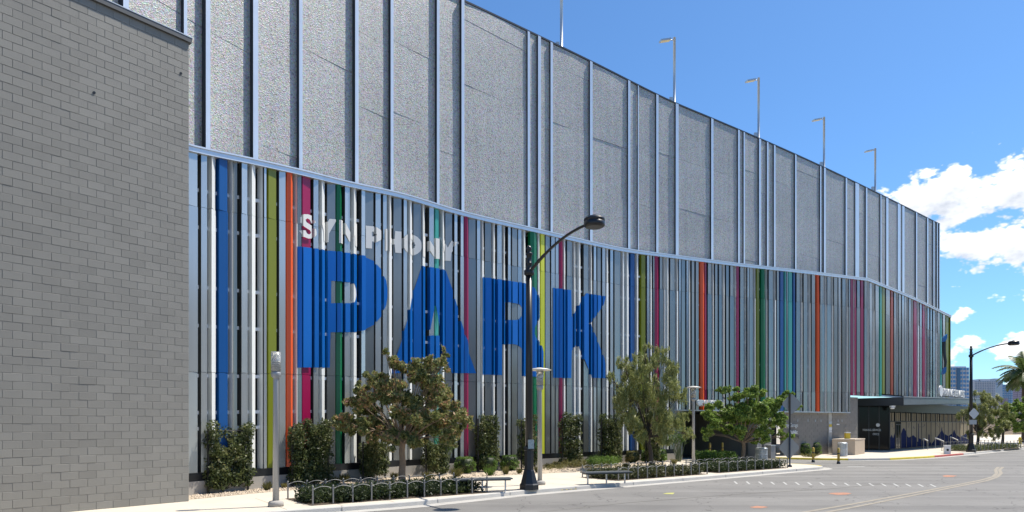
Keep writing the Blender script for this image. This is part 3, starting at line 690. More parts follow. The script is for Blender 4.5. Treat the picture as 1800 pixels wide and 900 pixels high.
# office
OC = Vector((31.1, 56.2)); OD = Vector((.7225, .6914)).normalized(); ON = Vector((OD.y, -OD.x))
of = thing('parking_office', 'glazed parking office with flat canopy and navy skyline mural', 'office', (OC.x, OC.y, 0))
def Po(s, d, base=OC): v = base+OD*s+ON*d; return (v.x, v.y)
CA = Vector((30.4, 53.0)); cn = CA-ON*4.0
sp1 = 26
mb = MB()
slab = [tuple(CA), tuple(CA+OD*sp1), tuple(CA+OD*sp1-ON*3.6), tuple(CA-ON*3.95)]
ct = lambda s: 4.28+.019*s
mb.prism(slab, [3.62, ct(sp1)-.50, ct(sp1)-.50, 3.68], [ct(0), ct(sp1), ct(sp1), 4.26]); mb.build('canopy', CHAR, of)
mb = MB(); e = ON*.03; mb.prism([tuple(CA+e), tuple(CA+OD*sp1+e), tuple(CA+OD*sp1), tuple(CA)], [3.68, ct(sp1)-.46, ct(sp1)-.46, 3.68], [ct(0)-.06, ct(sp1)-.06, ct(sp1)-.06, ct(0)-.06]); mb.build('canopy_fascia', mat('zinc_fascia', (.24, .27, .29), .35, metal=.5, var=.15), of)
mb = MB(); mb.prism([tuple(CA+e*2), tuple(CA+OD*sp1+e*2), tuple(CA+OD*sp1-e), tuple(CA-e)], [ct(0)-.02, ct(sp1)-.02, ct(sp1)-.02, ct(0)-.02], [ct(0)+.05, ct(sp1)+.05, ct(sp1)+.05, ct(0)+.05]); mb.build('canopy_drip_edge', GALV, of)
mb = MB(); mb.box((CA.x-.5, CA.y+.65, 3.56), (.3, .3, .14), 0); mb.lathe((CA.x-.5, CA.y+.65, 3.36), [(.05, 0), (.16, .03), (.16, .1), (.06, .13)], 10); mb.build('canopy_lamp', WHITE, of)
# dark glazed lobby side
P1 = Vector((29.0, 57.1)); lob = (OC-P1)
mb = MB(); nn = Vector((lob.y, -lob.x)).normalized()
mb.prism([tuple(P1), tuple(OC), tuple(OC-nn*.2), tuple(P1-nn*.2)], .06, 3.7); mb.build('lobby_glass', DGLASS, of, 'black glass lobby wall with white lettering')
for t_ in (0, .33, .66, 1):
    p = P1+lob*t_; mb = MB(); mb.box((p.x, p.y, 1.85), (.07, .07, 3.6), math.atan2(lob.y, lob.x)); mb.build('mullion', BLACK, of)
text('PARKING SERVICES', .26, (*(P1+lob*.13+nn*.05), 1.55+.05), lob, LET, 'lettering', of, 'small white words on the black lobby glass', xs=.60)
text('OFFICE', .24, (*(P1+lob*.45+nn*.05), 1.26), lob, LET, 'lettering', of, 'single white word below on the lobby glass', xs=.62)
mb = MB(); q_ = P1+lob*.62+nn*.03; mb.tube([Vector((*q_, 2.1)), Vector((*(q_+nn*.03), 2.1))], .15, 14); mb.build('logo_disc', LET, of)
mb = MB(); mb.prism([tuple(P1-OD*.2+nn*.1), tuple(OC+nn*.1), tuple(OC-nn*.2), tuple(P1-nn*.2)], -.1, .055); mb.build('plinth', CHAR, of)
# storefront bays
L_ = 26.0; bays = 18; bw_ = L_/bays
mb = MB(); mb.prism([Po(0, -.12), Po(L_, -.12), Po(L_, -5), Po(0, -5)], -.1, 3.95); mb.build('rear_volume', DARK, of)
mb = MB(); mb.prism([Po(0, .0), Po(L_, .0), Po(L_, -.119), Po(0, -.119)], 3.2, 4.05); mb.build('header', BLACK, of)
mb = MB(); mb.prism([Po(0, .03), Po(L_, .03), Po(L_, -.119), Po(0, -.119)], -.1, .12); mb.build('plinth', CHAR, of)
for i in range(bays):
    s0 = i*bw_; s1 = s0+bw_
    if i == 1:
        mb = MB(); mb.prism([Po(s0+.1, -.03), Po(s1-.1, -.03), Po(s1-.1, -.1), Po(s0+.1, -.1)], .12, 2.25); dd = mb.build('door', DGLASS, of, 'dark glazed office door')
        mb = MB()
        for q0, q1, h0, h1 in ((s0+.12, s0+.2, .13, 2.2), (s1-.2, s1-.12, .13, 2.2), ((s0+s1)/2-.04, (s0+s1)/2+.04, .13, 2.2), (s0+.21, s1-.21, 2.1, 2.2)): mb.prism([Po(q0, -.01), Po(q1, -.01), Po(q1, -.028), Po(q0, -.028)], h0, h1)
        mb.build('door_frame', CHAR, dd)
    else:
        mb = MB(); mb.prism([Po(s0+.05, -.05), Po(s1-.05, -.05), Po(s1-.05, -.1), Po(s0+.05, -.1)], .12, 2.35); mb.build('window_panel', TAN, of)
    mb = MB(); mb.prism([Po(s0-.04, -.02), Po(s0+.04, -.02), Po(s0+.04, -.1), Po(s0-.04, -.1)], .121, 3.2); mb.build('mullion', BLACK, of)
    k = 3 if i % 3 else 2
    for j in range(k):
        a0 = s0+.1+j*(bw_-.1)/k; mb = MB(); mb.prism([Po(a0, -.05), Po(a0+(bw_-.1)/k*.55, -.05), Po(a0+(bw_-.1)/k*.55, -.1), Po(a0, -.1)], 2.42, 3.12); mb.build('clerestory_strip', TAN, of)
mb = MB(); mb.prism([Po(0, -.01), Po(L_, -.01), Po(L_, -.1), Po(0, -.1)], 2.355, 2.415); mb.build('transom', BLACK, of)
# mural print on the panels: skyline
def mural(pts, nm='mural'):
    mb = MB(); mb.poly([(*Po(s, -.044), z) for s, z in pts]); mb.build('mural_print', NAVY, of)
g_ = .05
sky = {0: [(0, .9), (.4, 1.3), (.7, 1.0), (1, 1.45)], 2: [(0, 1.3), (.35, 1.75), (.6, 1.85), (1, 1.55)], 3: [(0, 1.5), (.2, 1.1), (.5, 1.0), (1, 1.1)], 4: [(0, 1.1), (.3, 1.2), (1, .95)], 5: [(0, .6), (.3, .6), (.32, 2.2), (.45, 2.2), (.47, .9), (1, .8)],
       6: [(0, .6), (.5, .9), (.5, .6), (1, .8)], 7: [(0, .4), (.4, .4), (.45, 1.2), (.7, 1.2), (.75, .4), (1, .5)], 8: [(0, .3), (.5, .5), (1, .8)], 9: [(0, .9), (.5, 1.0), (1, 1.3)], 10: [(0, 1.3), (.3, 1.5), (.4, 2.0), (.55, 1.6), (1, 1.2)], 11: [(0, 1.2), (.5, 1.1), (1, 1.0)],
       12: [(0, 1.0), (1, 1.2)], 13: [(0, 1.2), (.5, 1.6), (1, 1.1)], 14: [(0, 1.1), (1, .8)], 15: [(0, .8), (1, 1.0)], 16: [(0, 1), (1, 1.3)], 17: [(0, 1.3), (1, .7)]}
for i, pr in sky.items():
    s0 = i*bw_+g_+.01; wd = bw_-2*g_-.02; mural([(s0, .13), (s0+wd, .13)]+[(s0+wd*u, z) for u, z in reversed(pr)])
for i in (0, 3, 4, 5, 6, 9, 10):
    for k in range(3):
        s0 = i*bw_+g_+.15+rng.uniform(0, .9); z = rng.uniform(1.65, 2.2); mural([(s0, z), (s0+.08, z-.02), (s0+.14, z+.12), (s0+.05, z+.1)])
# sign on the canopy edge
s2 = thing('office_sign', 'white cut-out PARKING SERVICES letters standing on the office canopy edge', 'sign', (*(CA+OD*10.3), 4.5))
b0 = CA+OD*11.2-ON*.2; text('PARKING SERVICES', .98, (b0.x, b0.y, 4.72), OD, WHITE, 'lettering', s2, depth=.06, xs=.89, bold=.0)
mb = MB(); c = CA+OD*10.6-ON*.2; cc = Vector((c.x, c.y, 5.1)); mb.tube([cc, cc+Vector((ON.x, ON.y, 0))*.1], .5, 16); mb.build('logo_disc', WHITE, s2)
mb = MB(); a_ = CA+OD*10.9-ON*.2; b_ = CA+OD*20-ON*.2; mb.tube([(*a_, 4.66), (*b_, 4.70)], .035, 6)
for k in range(5): q_ = a_+(b_-a_)*k/4; mb.tube([(*q_, 4.4), (*q_, 4.68)], .03, 5)
mb.build('rail', CHAR, s2)
# handrails in front of the office
for k, (x0, y0, x1, y1) in enumerate(((1623.5, 771, 1631, 775), (1644, 769.6, 1659, 776), (1671, 768, 1684, 774), (1689, 766, 1703, 772))):
    Zc = (58, 60, 64, 68)[k]; a_, b_ = at(x0, y0, Zc+.8), at(x1, y1, Zc-.2); hr = thing('handrail', ('short', 'longest', 'third', 'farthest')[k]+' white slanting handrail in front of the office mural', 'handrail', (a_.x, a_.y, 0), 'handrails in front of the office')
    mb = MB(); mb.tube([a_, b_], .05, 6); mb.build('rail', WHITE, hr)
    for q_ in (a_, b_): mb = MB(); mb.tube([(q_.x, q_.y, 0), q_], .025, 5); mb.build('post', POST, hr)
# curved blue sign at the far corner
bs_ = thing('blade_sign', 'curving dark ribbon sign with two blue leaf shapes at the far facade corner', 'sign', (*Pl(1661, -.4), 9))
BL2 = mat('sign_blue', (.03, .16, .42), .3)
mb = MB(); pts = [at(x, y, 64.2) for x, y in ((1663, 589), (1660, 598), (1659.5, 612), (1660.5, 626), (1662, 636), (1661, 650), (1659, 658))]; mb.tube(pts, [.05, .13, .13, .13, .12, .08, .04], 6); mb.build('ribbon', CHAR, bs_)
for (ox, oy, sg_) in ((1661, 595, 1), (1660, 651, 1)):
    mb = MB(); pp = [(-3.2, 6), (-2.5, -1), (1, -5), (4.6, -8), (3.8, 0), (1, 5)] if oy < 600 else [(-3.2, 7), (-2, 0), (1, -5), (4, -6), (3.6, 2), (1, 6)]
    f_ = [at(ox+u, oy+v, 64.0) for u, v in pp]; b2_ = [q_+Vector((0, .25, 0)) for q_ in f_]; mb.poly(f_); mb.poly(b2_[::-1])
    for i in range(len(f_)): mb.quad(f_[i], b2_[i], b2_[(i+1) % 6], f_[(i+1) % 6])
    mb.build('leaf_panel', BL2, bs_)

# ------------------------------------------------------------------ street lamps
def street_lamp(base, top, armz, headc, label, ledh=.3, r=.315, sc=1.0):
    t = thing('street_lamp', label, 'street lamp', base, 'tall black street lamps'); b = Vector(base)
    mb = MB(); mb.lathe(b, [(.34, 0), (.34, .16), (.30, .2), (.19, .62), (.165, .66), (.165, 1.3), (.19, 1.32), (.19, 1.4), (.15, 1.44)], 8, smooth=False, ang0=R(22)); mb.build('base', BLACK, t)
    mb = MB(); mb.lathe(b, [(.13, 1.42), (.115, armz*.6), (.10, armz+.05)], 12); mb.build('pole', BLACK, t)
    mb = MB(); z = armz; H = top-armz; mb.lathe(b, [(.13, z-.1), (.17, z-.06), (.17, z+.08), (.10, z+.12), (.10, z+H*.3), (.13, z+H*.33), (.09, z+H*.36), (.09, z+H*.62), (.12, z+H*.65), (.12, z+H*.72), (.04, z+H*.76), (.09, z+H*.83), (.10, z+H*.9), (.05, z+H*.97), (.01, z+H)], 12); mb.build('finial', BLACK, t)
    h = Vector(headc); a0 = Vector((b.x, b.y, armz)); d = h-a0; d.z = 0; L = d.length; d.normalize(); n = 12; pts = []
    e = h-d*r*.9
    for i in range(n+1):
        u = i/n; zz = armz+(e.z-armz)*(1-(1-u)**1.9); pts.append(a0+d*(L-r*.9)*u+Vector((0, 0, zz-armz)))
    mb = MB(); mb.tube(pts, [.055]*4+[.045]*(n-3), 8); mb.build('arm', BLACK, t)
    mb = MB(); z0 = -ledh/2; mb.lathe(h, [(r*.86, z0), (r*.97, z0+.03), (r, z0+.05), (r, z0+.15), (r*.93, z0+.16), (r*.93, z0+.18), (r, z0+.19), (r, z0+.24), (r*.93, z0+.25), (r*.85, z0+.29), (r*.3, z0+.33), (r*.12, z0+.37)], 20); hd = mb.build('lamp_head', BLACK, t)
    mb = MB(); mb.lathe(h+Vector((0, 0, z0-.012)), [(r*.78, 0), (r*.78, .011)], 20); mb.build('lens', mat('lamp_lens', (.09, .085, .07), .3), hd)
    return t
l1 = gp(930, 860); d1v = Vector((.588, -.81, 0))
L1 = street_lamp((l1.x, l1.y, 0), 8.2, 7.28, (l1.x+.588*3.2, l1.y-.81*3.2, 8.22), 'tall black street lamp with arm and drum head in front of the blue letters')
mb = MB(); mb.box((l1.x+.06, l1.y-.15, 1.52), (.20, .06, .30), R(10)); mb.build('sticker_box', mat('sticker_grey', (.35, .40, .40), .4, var=.5, vscale=25), L1)
l2 = gp(1707, 794.5)
hd2 = Vector((l2.x+3.0, l2.y-2.6, 0)); Zh = hd2.y; hd2.x = (1782-900)/F*Zh; hd2.z = EYE+(HY-603)*Zh/F
L2 = street_lamp((l2.x, l2.y, 0), 8.3, 7.5, tuple(hd2), 'black street lamp carrying a diamond sign at the far corner of the office', r=.36)
def diamond(parent, c, half, m, name='sign_plate'):
    mb = MB(); u = Vector((1, .12, 0)).normalized()*half; v = Vector((0, 0, half)); k = .12
    cs = []
    for p_, q_ in ((u, v), (v, -u), (-u, -v), (-v, u)):
        cs += [p_*(1-k)+(q_*-1)*0+q_*0+(-(-p_))*0+(p_*0)+(-q_*0)-v*0 + (Vector((0, 0, 0)))]
    pts = [u*(1-k)-v*k, u*(1-k)+v*k, v*(1-k)+u*k, v*(1-k)-u*k, -u*(1-k)+v*k, -u*(1-k)-v*k, -v*(1-k)-u*k, -v*(1-k)+u*k]
    f_ = [c+p_ for p_ in pts]; b_ = [q_+Vector((0, .012, 0)) for q_ in f_]; mb.poly(f_); mb.poly(b_[::-1])
    for i in range(8): mb.quad(f_[i], b_[i], b_[(i+1) % 8], f_[(i+1) % 8])
    return mb.build(name, m, parent)
SIGNB = mat('aluminium_sign_back', (.33, .33, .31), .5, metal=.3, var=.06)
diamond(L2, Vector((l2.x+.12, l2.y-.16, EYE+(HY-727)*l2.y/F)), .46, mat('sign_white', (.6, .6, .58), .5))
mb = MB(); mb.box((l2.x, l2.y-.18, EYE+(HY-742)*l2.y/F), (.55, .12, .36)); mb.build('control_box', GALV, L2)
sp_ = gp(1389, 821); st = thing('sign_post', 'dark post carrying two grey diamond signs seen from behind', 'road sign', (sp_.x, sp_.y, 0))
mb = MB(); mb.tube([(sp_.x, sp_.y+.05, 0), (sp_.x, sp_.y+.05, EYE+(HY-690)*sp_.y/F)], .045, 8); mb.lathe((sp_.x, sp_.y+.05, 0), [(.12, 0), (.12, .05), (.07, .12)], 8)
mb.build('post', CHAR, st)
diamond(st, Vector((sp_.x+.12, sp_.y+.12, EYE+(HY-710)*sp_.y/F)), .56, SIGNB); diamond(st, Vector((sp_.x, sp_.y+.12, EYE+(HY-787)*sp_.y/F)), .60, SIGNB)

def ped_light(px, py, disc, label):
    p = gp(px, py); t = thing('pedestrian_light', label, 'path light', (p.x, p.y, 0), 'grey pedestrian lights along the pavement')
    mb = MB(); mb.lathe(p, [(.20, 0), (.20, .10), (.17, .14), (.08, .16)], 20); mb.build('base', CON, t)
    mb = MB(); mb.lathe(p, [(.085, .12), (.07, 3.36), (.07, 3.42), (.12, 3.46), (.13, 3.55), (.11, 3.6)], 14); mb.build('post', POST, t)
    mb = MB()
    for k in range(5): mb.lathe(p, [(.095, 3.62+k*.055), (.12, 3.635+k*.055), (.06, 3.65+k*.055)], 14)
    mb.build('louvre', mat('louvre_white', (.62, .60, .54), .4) if 'louvre_white' not in bpy.data.materials else bpy.data.materials['louvre_white'], t)
    gm = bpy.data.materials.get('lantern_glass') or mat('lantern_glass', (.85, .86, .84), .12, trans=.75)
    mb = MB(); mb.lathe(p, [(.125, 3.6), (.125, 4.12)], 18); mb.build('glass_shade', gm, t)
    if disc: mb = MB(); mb.lathe(p, [(.13, 4.12), (.40, 4.13), (.42, 4.145), (.30, 4.19), (.05, 4.23)], 24); mb.build('top_disc', mat('disc_cream', (.66, .64, .58), .4), t)
ped_light(485, 890, False, 'grey pedestrian light without its top disc, nearest the block wall')
ped_light(949, 852, True, 'grey pedestrian light with flat disc top just behind the black lamp')
ped_light(1219, 817, True, 'grey pedestrian light with flat disc top near the garage entry')

# rooftop poles
for k, (px, yt, yb, lab) in enumerate(((987, -60, 84, 'rooftop light pole leaving the top of the picture'), (1185.5, 66, 180, 'rooftop light pole with lit yellowish head, tallest whole one'), (1333.5, 137, 240, 'third rooftop light pole, above the middle of the garage'), (1448.5, 206, 294, 'fourth rooftop light pole, left of the big cloud'), (1538.5, 261, 338, 'farthest rooftop light pole in front of the big cloud'))):
    Z = Zu(px)+.9; top = at(px, yt, Z); bz = Tu(px)-.9; t = thing('roof_light', lab, 'light pole', (top.x, top.y, bz), 'light poles on the garage roof')
    mb = MB(); mb.tube([(top.x, top.y, bz), top], .085, 8); mb.build('pole', GALV, t)
    mb = MB(); hd_ = Vector((-.62, -.16, 0)); c = top+hd_+Vector((0, 0, -.27)); ax_ = Vector((-1, -.25, -.28)).normalized(); sd = Vector((.25, -1, 0)).normalized(); upv = ax_.cross(sd).normalized()
    if upv.z < 0: upv = -upv
    cs = [c+ax_*u*.36+sd*v*.17+upv*w_*.05 for w_ in (-1, 1) for u, v in ((-1, -1), (1, -1), (1, 1), (-1, 1))]
    for f_ in ((3, 2, 1, 0), (4, 5, 6, 7), (0, 1, 5, 4), (1, 2, 6, 5), (2, 3, 7, 6), (3, 0, 4, 7)): mb.poly([cs[i] for i in f_])
    mb.tube([top+Vector((0, 0, -.16)), c-ax_*.3], .035, 6); hh = mb.build('lamp_head', GALV, t)
    mb = MB(); mb.poly([c+ax_*u*.3+sd*v*.13-upv*.055 for u, v in ((-1, -1), (1, -1), (1, 1), (-1, 1))]); mb.build('lens', mat('roof_lens', (.75, .62, .32), .3) if 'roof_lens' not in bpy.data.materials else bpy.data.materials['roof_lens'], hh)
    mb = MB(); mb.box((top.x-.22, top.y, bz+1.3), (.2, .16, .7)); mb.build('junction_box', GALV, t)

# ------------------------------------------------------------------ planting
def leaves(name, m, cen, rad, n, size, parent, asp=.5, droop=.0, shell=.35, label=None, seed=0, up=.0):
    """n small leaf faces spread through ellipsoids: cen (k,3), rad (k,3)"""
    rs = np.random.RandomState(seed+17); cen = np.array(cen, float); rad = np.array(rad, float)
    wts = rad.prod(1)**.75; idx = rs.choice(len(cen), n, p=wts/wts.sum())
    d = rs.normal(size=(n, 3)); d /= np.linalg.norm(d, axis=1)[:, None]; r = shell+(1-shell)*rs.rand(n)**.6; r *= 1+.25*rs.rand(n)*(rs.rand(n) < .15)
    P = cen[idx]+d*r[:, None]*rad[idx]
    u = rs.normal(size=(n, 3)); u[:, 2] -= droop; u[:, 2] += up; u /= np.linalg.norm(u, axis=1)[:, None]
    v = np.cross(u, rs.normal(size=(n, 3))+d*.8); v /= np.linalg.norm(v, axis=1)[:, None]
    s = size*(.6+.8*rs.rand(n))[:, None]
    a = P-u*s; b = P+v*s*asp; c = P+u*s; e = P-v*s*asp
    V = np.stack([a, b, c, e], 1).reshape(-1, 3)
    V[:, 2] = np.maximum(V[:, 2], .01)
    me = bpy.data.meshes.new(name); me.vertices.add(4*n); me.vertices.foreach_set('co', V.ravel()); me.loops.add(4*n); me.loops.foreach_set('vertex_index', np.arange(4*n)); me.polygons.add(n); me.polygons.foreach_set('loop_start', np.arange(0, 4*n, 4)); me.polygons.foreach_set('loop_total', np.full(n, 4)); me.update(calc_edges=True); me.materials.append(m)
    o = bpy.data.objects.new(name, me); C.objects.link(o); par(o, parent)
    if label: o['label'] = label
    return o
LF1 = leafmat('pistache_leaf', (.08, .11, .03), (.30, .31, .11), (.52, .27, .16))
LF1.node_tree.nodes['Color Ramp'].color_ramp.elements[-1].position = .82
LF2 = leafmat('mesquite_leaf', (.13, .16, .04), (.33, .35, .12), (.48, .48, .22))
LF3 = leafmat('bright_leaf', (.09, .15, .025), (.26, .37, .07), (.44, .52, .18))
LF4 = leafmat('hedge_leaf', (.025, .04, .012), (.11, .14, .045), (.32, .30, .14))
LF5 = leafmat('shrub_leaf', (.06, .11, .02), (.14, .24, .04), (.26, .36, .09))
LF6 = leafmat('groundcover_leaf', (.016, .028, .010), (.04, .06, .018), (.09, .12, .035))
LF7 = leafmat('dry_leaf', (.09, .09, .03), (.20, .19, .06), (.36, .30, .13))
BARK = mat('bark', (.23, .17, .12), .9, var=.25, vscale=8, bump=.6); BARKD = mat('dark_bark', (.07, .055, .042), .9, var=.2, vscale=8, bump=.6)
def wig(a, b, n=5, amp=.1, seed=0):
    rs = random.Random(seed); a, b = Vector(a), Vector(b); out = []
    for i in range(n+1):
        t = i/n; p = a.lerp(b, t)
        if 0 < i < n: p += Vector((rs.uniform(-1, 1), rs.uniform(-1, 1), rs.uniform(-.4, .4)))*amp
        out.append(p)
    return out
def tree(px, py, Z, lobes, fork, m, bark, label, nl, lsize, asp=.42, droop=.3, tr=.13, seed=1, name='tree', topx=None, cat='tree', shell=.25, up=0, group=None, depthk=.9):
    rs = random.Random(seed); base = gp(px, py); base = Vector(((px-900)/F*Z, Z, 0))
    t = thing(name, label, cat, base, group)
    fk = at(fork[0], fork[1], Z); mb = MB(); pts = wig(base, fk, 4, .03, seed); mb.tube(pts, [tr*1.15, tr, tr*.9, tr*.85, tr*.8], 10)
    mb.build('trunk', bark, t)
    cen = []; rad = []; lim = MB(); k = 0
    R0 = max(l[2] for l in lobes); cxm = sum(l[0] for l in lobes)/len(lobes); wmax = max(abs(l[0]-cxm)+l[2] for l in lobes)
    for (x, y, r) in lobes:
        rr = r*Z/F; u = min(1, abs(x-cxm)/wmax); dm = math.sqrt(max(0, 1-u*u))*wmax*Z/F*depthk
        for rep in range(3 if r > 20 else 2):
            c = at(x, y, Z)+Vector((rs.uniform(-.3, .3)*rr, (rep-.9)*dm*.62+rs.uniform(-.2, .2), rs.uniform(-.25, .25)*rr))
            for q in range(9):
                o_ = Vector((rs.gauss(0, 1), rs.gauss(0, 1), rs.gauss(0, 1))).normalized()*rr*rs.uniform(.25, .95); s = rr*rs.uniform(.22, .44); cen.append(tuple(c+o_)); rad.append((s, s, s*.75) if not up else (s*.7, s*.7, s*1.35))
            mid = fk.lerp(c, .5)+Vector((0, 0, .12*rs.random())); lim.tube([fk+Vector((0, 0, -.1)), mid, c], [tr*.36, tr*.16, tr*.05], 6)
            for q in range(3):
                tp = Vector(cen[-1-q]); lim.tube([mid.lerp(c, .6), tp], [tr*.1, tr*.04], 4, cap=False); k += 1
    lim.build('limbs', bark, t)
    leaves('crown', m, cen, rad, nl, lsize, t, asp, droop, shell, seed=seed, up=up)
    return t
T1 = [(622, 745, 24), (650, 715, 28), (655, 755, 26), (690, 690, 30), (702, 645, 18), (722, 730, 34), (738, 665, 25), (778, 640, 16), (768, 685, 30), (765, 735, 32), (802, 728, 24), (822, 742, 14), (690, 765, 24), (730, 770, 20), (640, 688, 14), (608, 748, 12), (790, 765, 20), (668, 668, 16), (755, 640, 10), (690, 628, 8), (783, 622, 7)]
tree(707, 850, 25.1, T1, (708, 775), LF1, BARK, 'broad round tree with reddish tinged olive leaves in front of the letter A', 46000, .072, seed=3, name='broadleaf_tree')
T2 = [(1145, 640, 22), (1118, 655, 22), (1088, 640, 13), (1172, 655, 18), (1105, 695, 28), (1150, 690, 32), (1188, 695, 16), (1138, 740, 30), (1105, 740, 22), (1172, 740, 26), (1200, 735, 13), (1073, 662, 10), (1135, 612, 9), (1160, 618, 9), (1085, 715, 14), (1205, 760, 12), (1165, 772, 15), (1120, 768, 16)]
tree(1146, 824, 33.2, T2, (1140, 765), LF2, BARKD, 'feathery mesquite tree with dark leaning trunk beside the letter K', 34000, .10, asp=.14, droop=-.6, tr=.11, seed=5, name='mesquite_tree', shell=.1, up=.9)
T3 = [(1250, 738, 17), (1280, 720, 22), (1266, 686, 9), (1298, 697, 17), (1320, 728, 24), (1350, 712, 20), (1374, 697, 10), (1365, 742, 17), (1285, 757, 18), (1330, 760, 18), (1240, 760, 11), (1388, 716, 7), (1325, 690, 9), (1376, 765, 9)]
tree(1307, 811, 39.6, T3, (1306, 775), LF3, BARK, 'bright green spreading tree in front of the garage entry', 28000, .095, seed=8, name='broadleaf_tree', tr=.12)
T4 = [(1715, 715, 14), (1735, 705, 16), (1750, 725, 15), (1725, 740, 16), (1700, 730, 12), (1762, 745, 11), (1740, 758, 12), (1712, 692, 7), (1706, 760, 9)]
tree(1718, 786, 62, T4, (1719, 760), LF2, BARKD, 'feathery olive green tree right behind the far black lamp', 9000, .15, asp=.18, tr=.14, seed=9, name='mesquite_tree', shell=.1, up=.6)
T5 = [(1765, 725, 14), (1785, 718, 13), (1800, 730, 15), (1775, 745, 13), (1795, 752, 10), (1757, 740, 9), (1815, 722, 14), (1788, 704, 6)]
tree(1762, 782, 69, T5, (1764, 757), LF3, BARKD, 'dark glossy tree at the right edge below the palm', 8000, .16, seed=12, name='broadleaf_tree', tr=.14)
T6 = [(1820, 735, 16), (1845, 725, 18), (1860, 745, 16), (1830, 755, 10)]
tree(1835, 781, 74, T6, (1836, 765), LF1, BARKD, 'dark tree just beyond the right edge', 4000, .17, seed=13, name='broadleaf_tree', tr=.14)

# palm
def palm(px, Z, ytop, yr, label):
    base = Vector(((px-900)/F*Z, Z, 0)); top = at(px, ytop, Z); t = thing('palm_tree', label, 'palm tree', base)
    mb = MB(); n = 14; mb.tube([base.lerp(top, i/n) for i in range(n+1)], [.26+(.03 if i % 2 else 0)-.004*i for i in range(n+1)], 10); mb.build('trunk', BARKD, t)
    rs = random.Random(4); PF = bpy.data.materials.get('palm_leaf') or leafmat('palm_leaf', (.04, .07, .02), (.10, .14, .04), (.24, .26, .12)); fb = MB(); cnt = 0
    for k in range(46):
        az = k*2.399; el = R(rs.uniform(-35, 75)); L = yr*Z/F*rs.uniform(.85, 1.1); pts = []; p = top.copy(); d = Vector((math.cos(az)*math.cos(el), math.sin(az)*math.cos(el), math.sin(el)))
        for i in range(11):
            pts.append(p.copy()); p = p+d*L/10; d = (d+Vector((0, 0, -.13))).normalized()
        fm = MB(); fm.tube(pts, [.04-.003*i for i in range(11)], 4, cap=False)
        for i in range(1, 11):
            for q in range(3):
                f = i-1+(q/3); a = pts[int(f)].lerp(pts[min(10, int(f)+1)], f-int(f)); dd = (pts[min(10, i)]-pts[i-1]).normalized(); sd = dd.cross(Vector((0, 0, 1))).normalized(); l = .75*math.sin(math.pi*(.12+.8*f/10))
                for sgn in (-1, 1):
                    e = a+(sd*sgn+dd*.7+Vector((0, 0, -.35+rs.uniform(-.15, .15)))).normalized()*l; fm.poly([a-dd*.08, a+dd*.08, e+dd*.03, e-dd*.03])
        fm.build('frond', PF, t)
palm(1800, 80, 652, 46, 'tall date palm at the right edge with arching fronds')

# hedge panels on trellises
FRAME = mat('trellis_dark', (.03, .03, .03), .5, metal=.3)
hedges = [(364, 440, 745, 865, 'ragged tall hedge panel nearest the block wall', 1), (509, 584, 740, 853, 'dense squared hedge panel left of the round tree', 2), (634, 682, 770, 843, 'dark hedge panel behind the left side of the round tree', 3), (745, 788, 775, 836, 'dark hedge panel behind the wispy green stems', 4),
          (836, 875, 728, 829, 'tall dark hedge panel behind the clipped round shrubs', 5), (913, 944, 731, 825, 'narrow hedge panel directly behind the black lamp', 6), (984, 1021, 728, 821, 'hedge panel tinged red in front of a crimson fin', 7), (1052, 1092, 731, 817, 'squared hedge panel left of the feathery tree', 8), (1132, 1160, 760, 814, 'low dark hedge panel behind the mesquite trunk', 9)]
for (x0, x1, y0, y1, lab, k) in hedges:
    p = gp((x0+x1)/2, y1); Z = p.y; th = Pl((x0+x1)/2+8)-Pl((x0+x1)/2-8); th.normalize(); wd = (x1-x0)*Z/F/ .92; H = EYE+(HY-y0)*Z/F
    t = thing('hedge_panel', lab, 'hedge', (p.x, p.y, 0), 'climbing hedge panels along the facade')
    c = Vector((p.x, p.y)); nrm = Vector((-th.y, th.x))
    mb = MB()
    for s in (-.5, .5): q_ = c+th*wd*s*.96; mb.box((q_.x, q_.y, H*.46), (.05, .05, H*.92), math.atan2(th.y, th.x))
    for z in (.35, H*.5, H*.9): a_ = c-th*wd*.48; b_ = c+th*wd*.48; mb.tube([(*a_, z), (*b_, z)], .015, 5)
    mb.build('trellis', FRAME, t)
    cen = []; rad = []; rs = random.Random(k); nx = max(3, int(wd/.25)); nz = int(H/.25)
    for i in range(nx):
        for j in range(nz):
            for dd in (-1, 1):
                u = (i+.5)/nx-.5; z = .22+(H-.35)*(j+.5)/nz*(1+.09*math.sin(i*2.3+k*1.7)); 
                if rs.random() < .07: continue
                if k == 1 and z > H*.72 and abs(u+.05) < .25 and rs.random() < .8: continue
                if k == 1 and abs(u) > .3 and z < H*.25 and rs.random() < .5: continue
                q_ = c+th*wd*u+nrm*dd*.14; r_ = rs.uniform(.13, .24); cen.append((q_.x+rs.uniform(-.05, .05), q_.y, z+rs.uniform(-.05, .05))); rad.append((r_, r_, r_))
    leaves('foliage', LF4, cen, rad, int(wd*H*2600), .05, t, .5, 0, .3, seed=k)
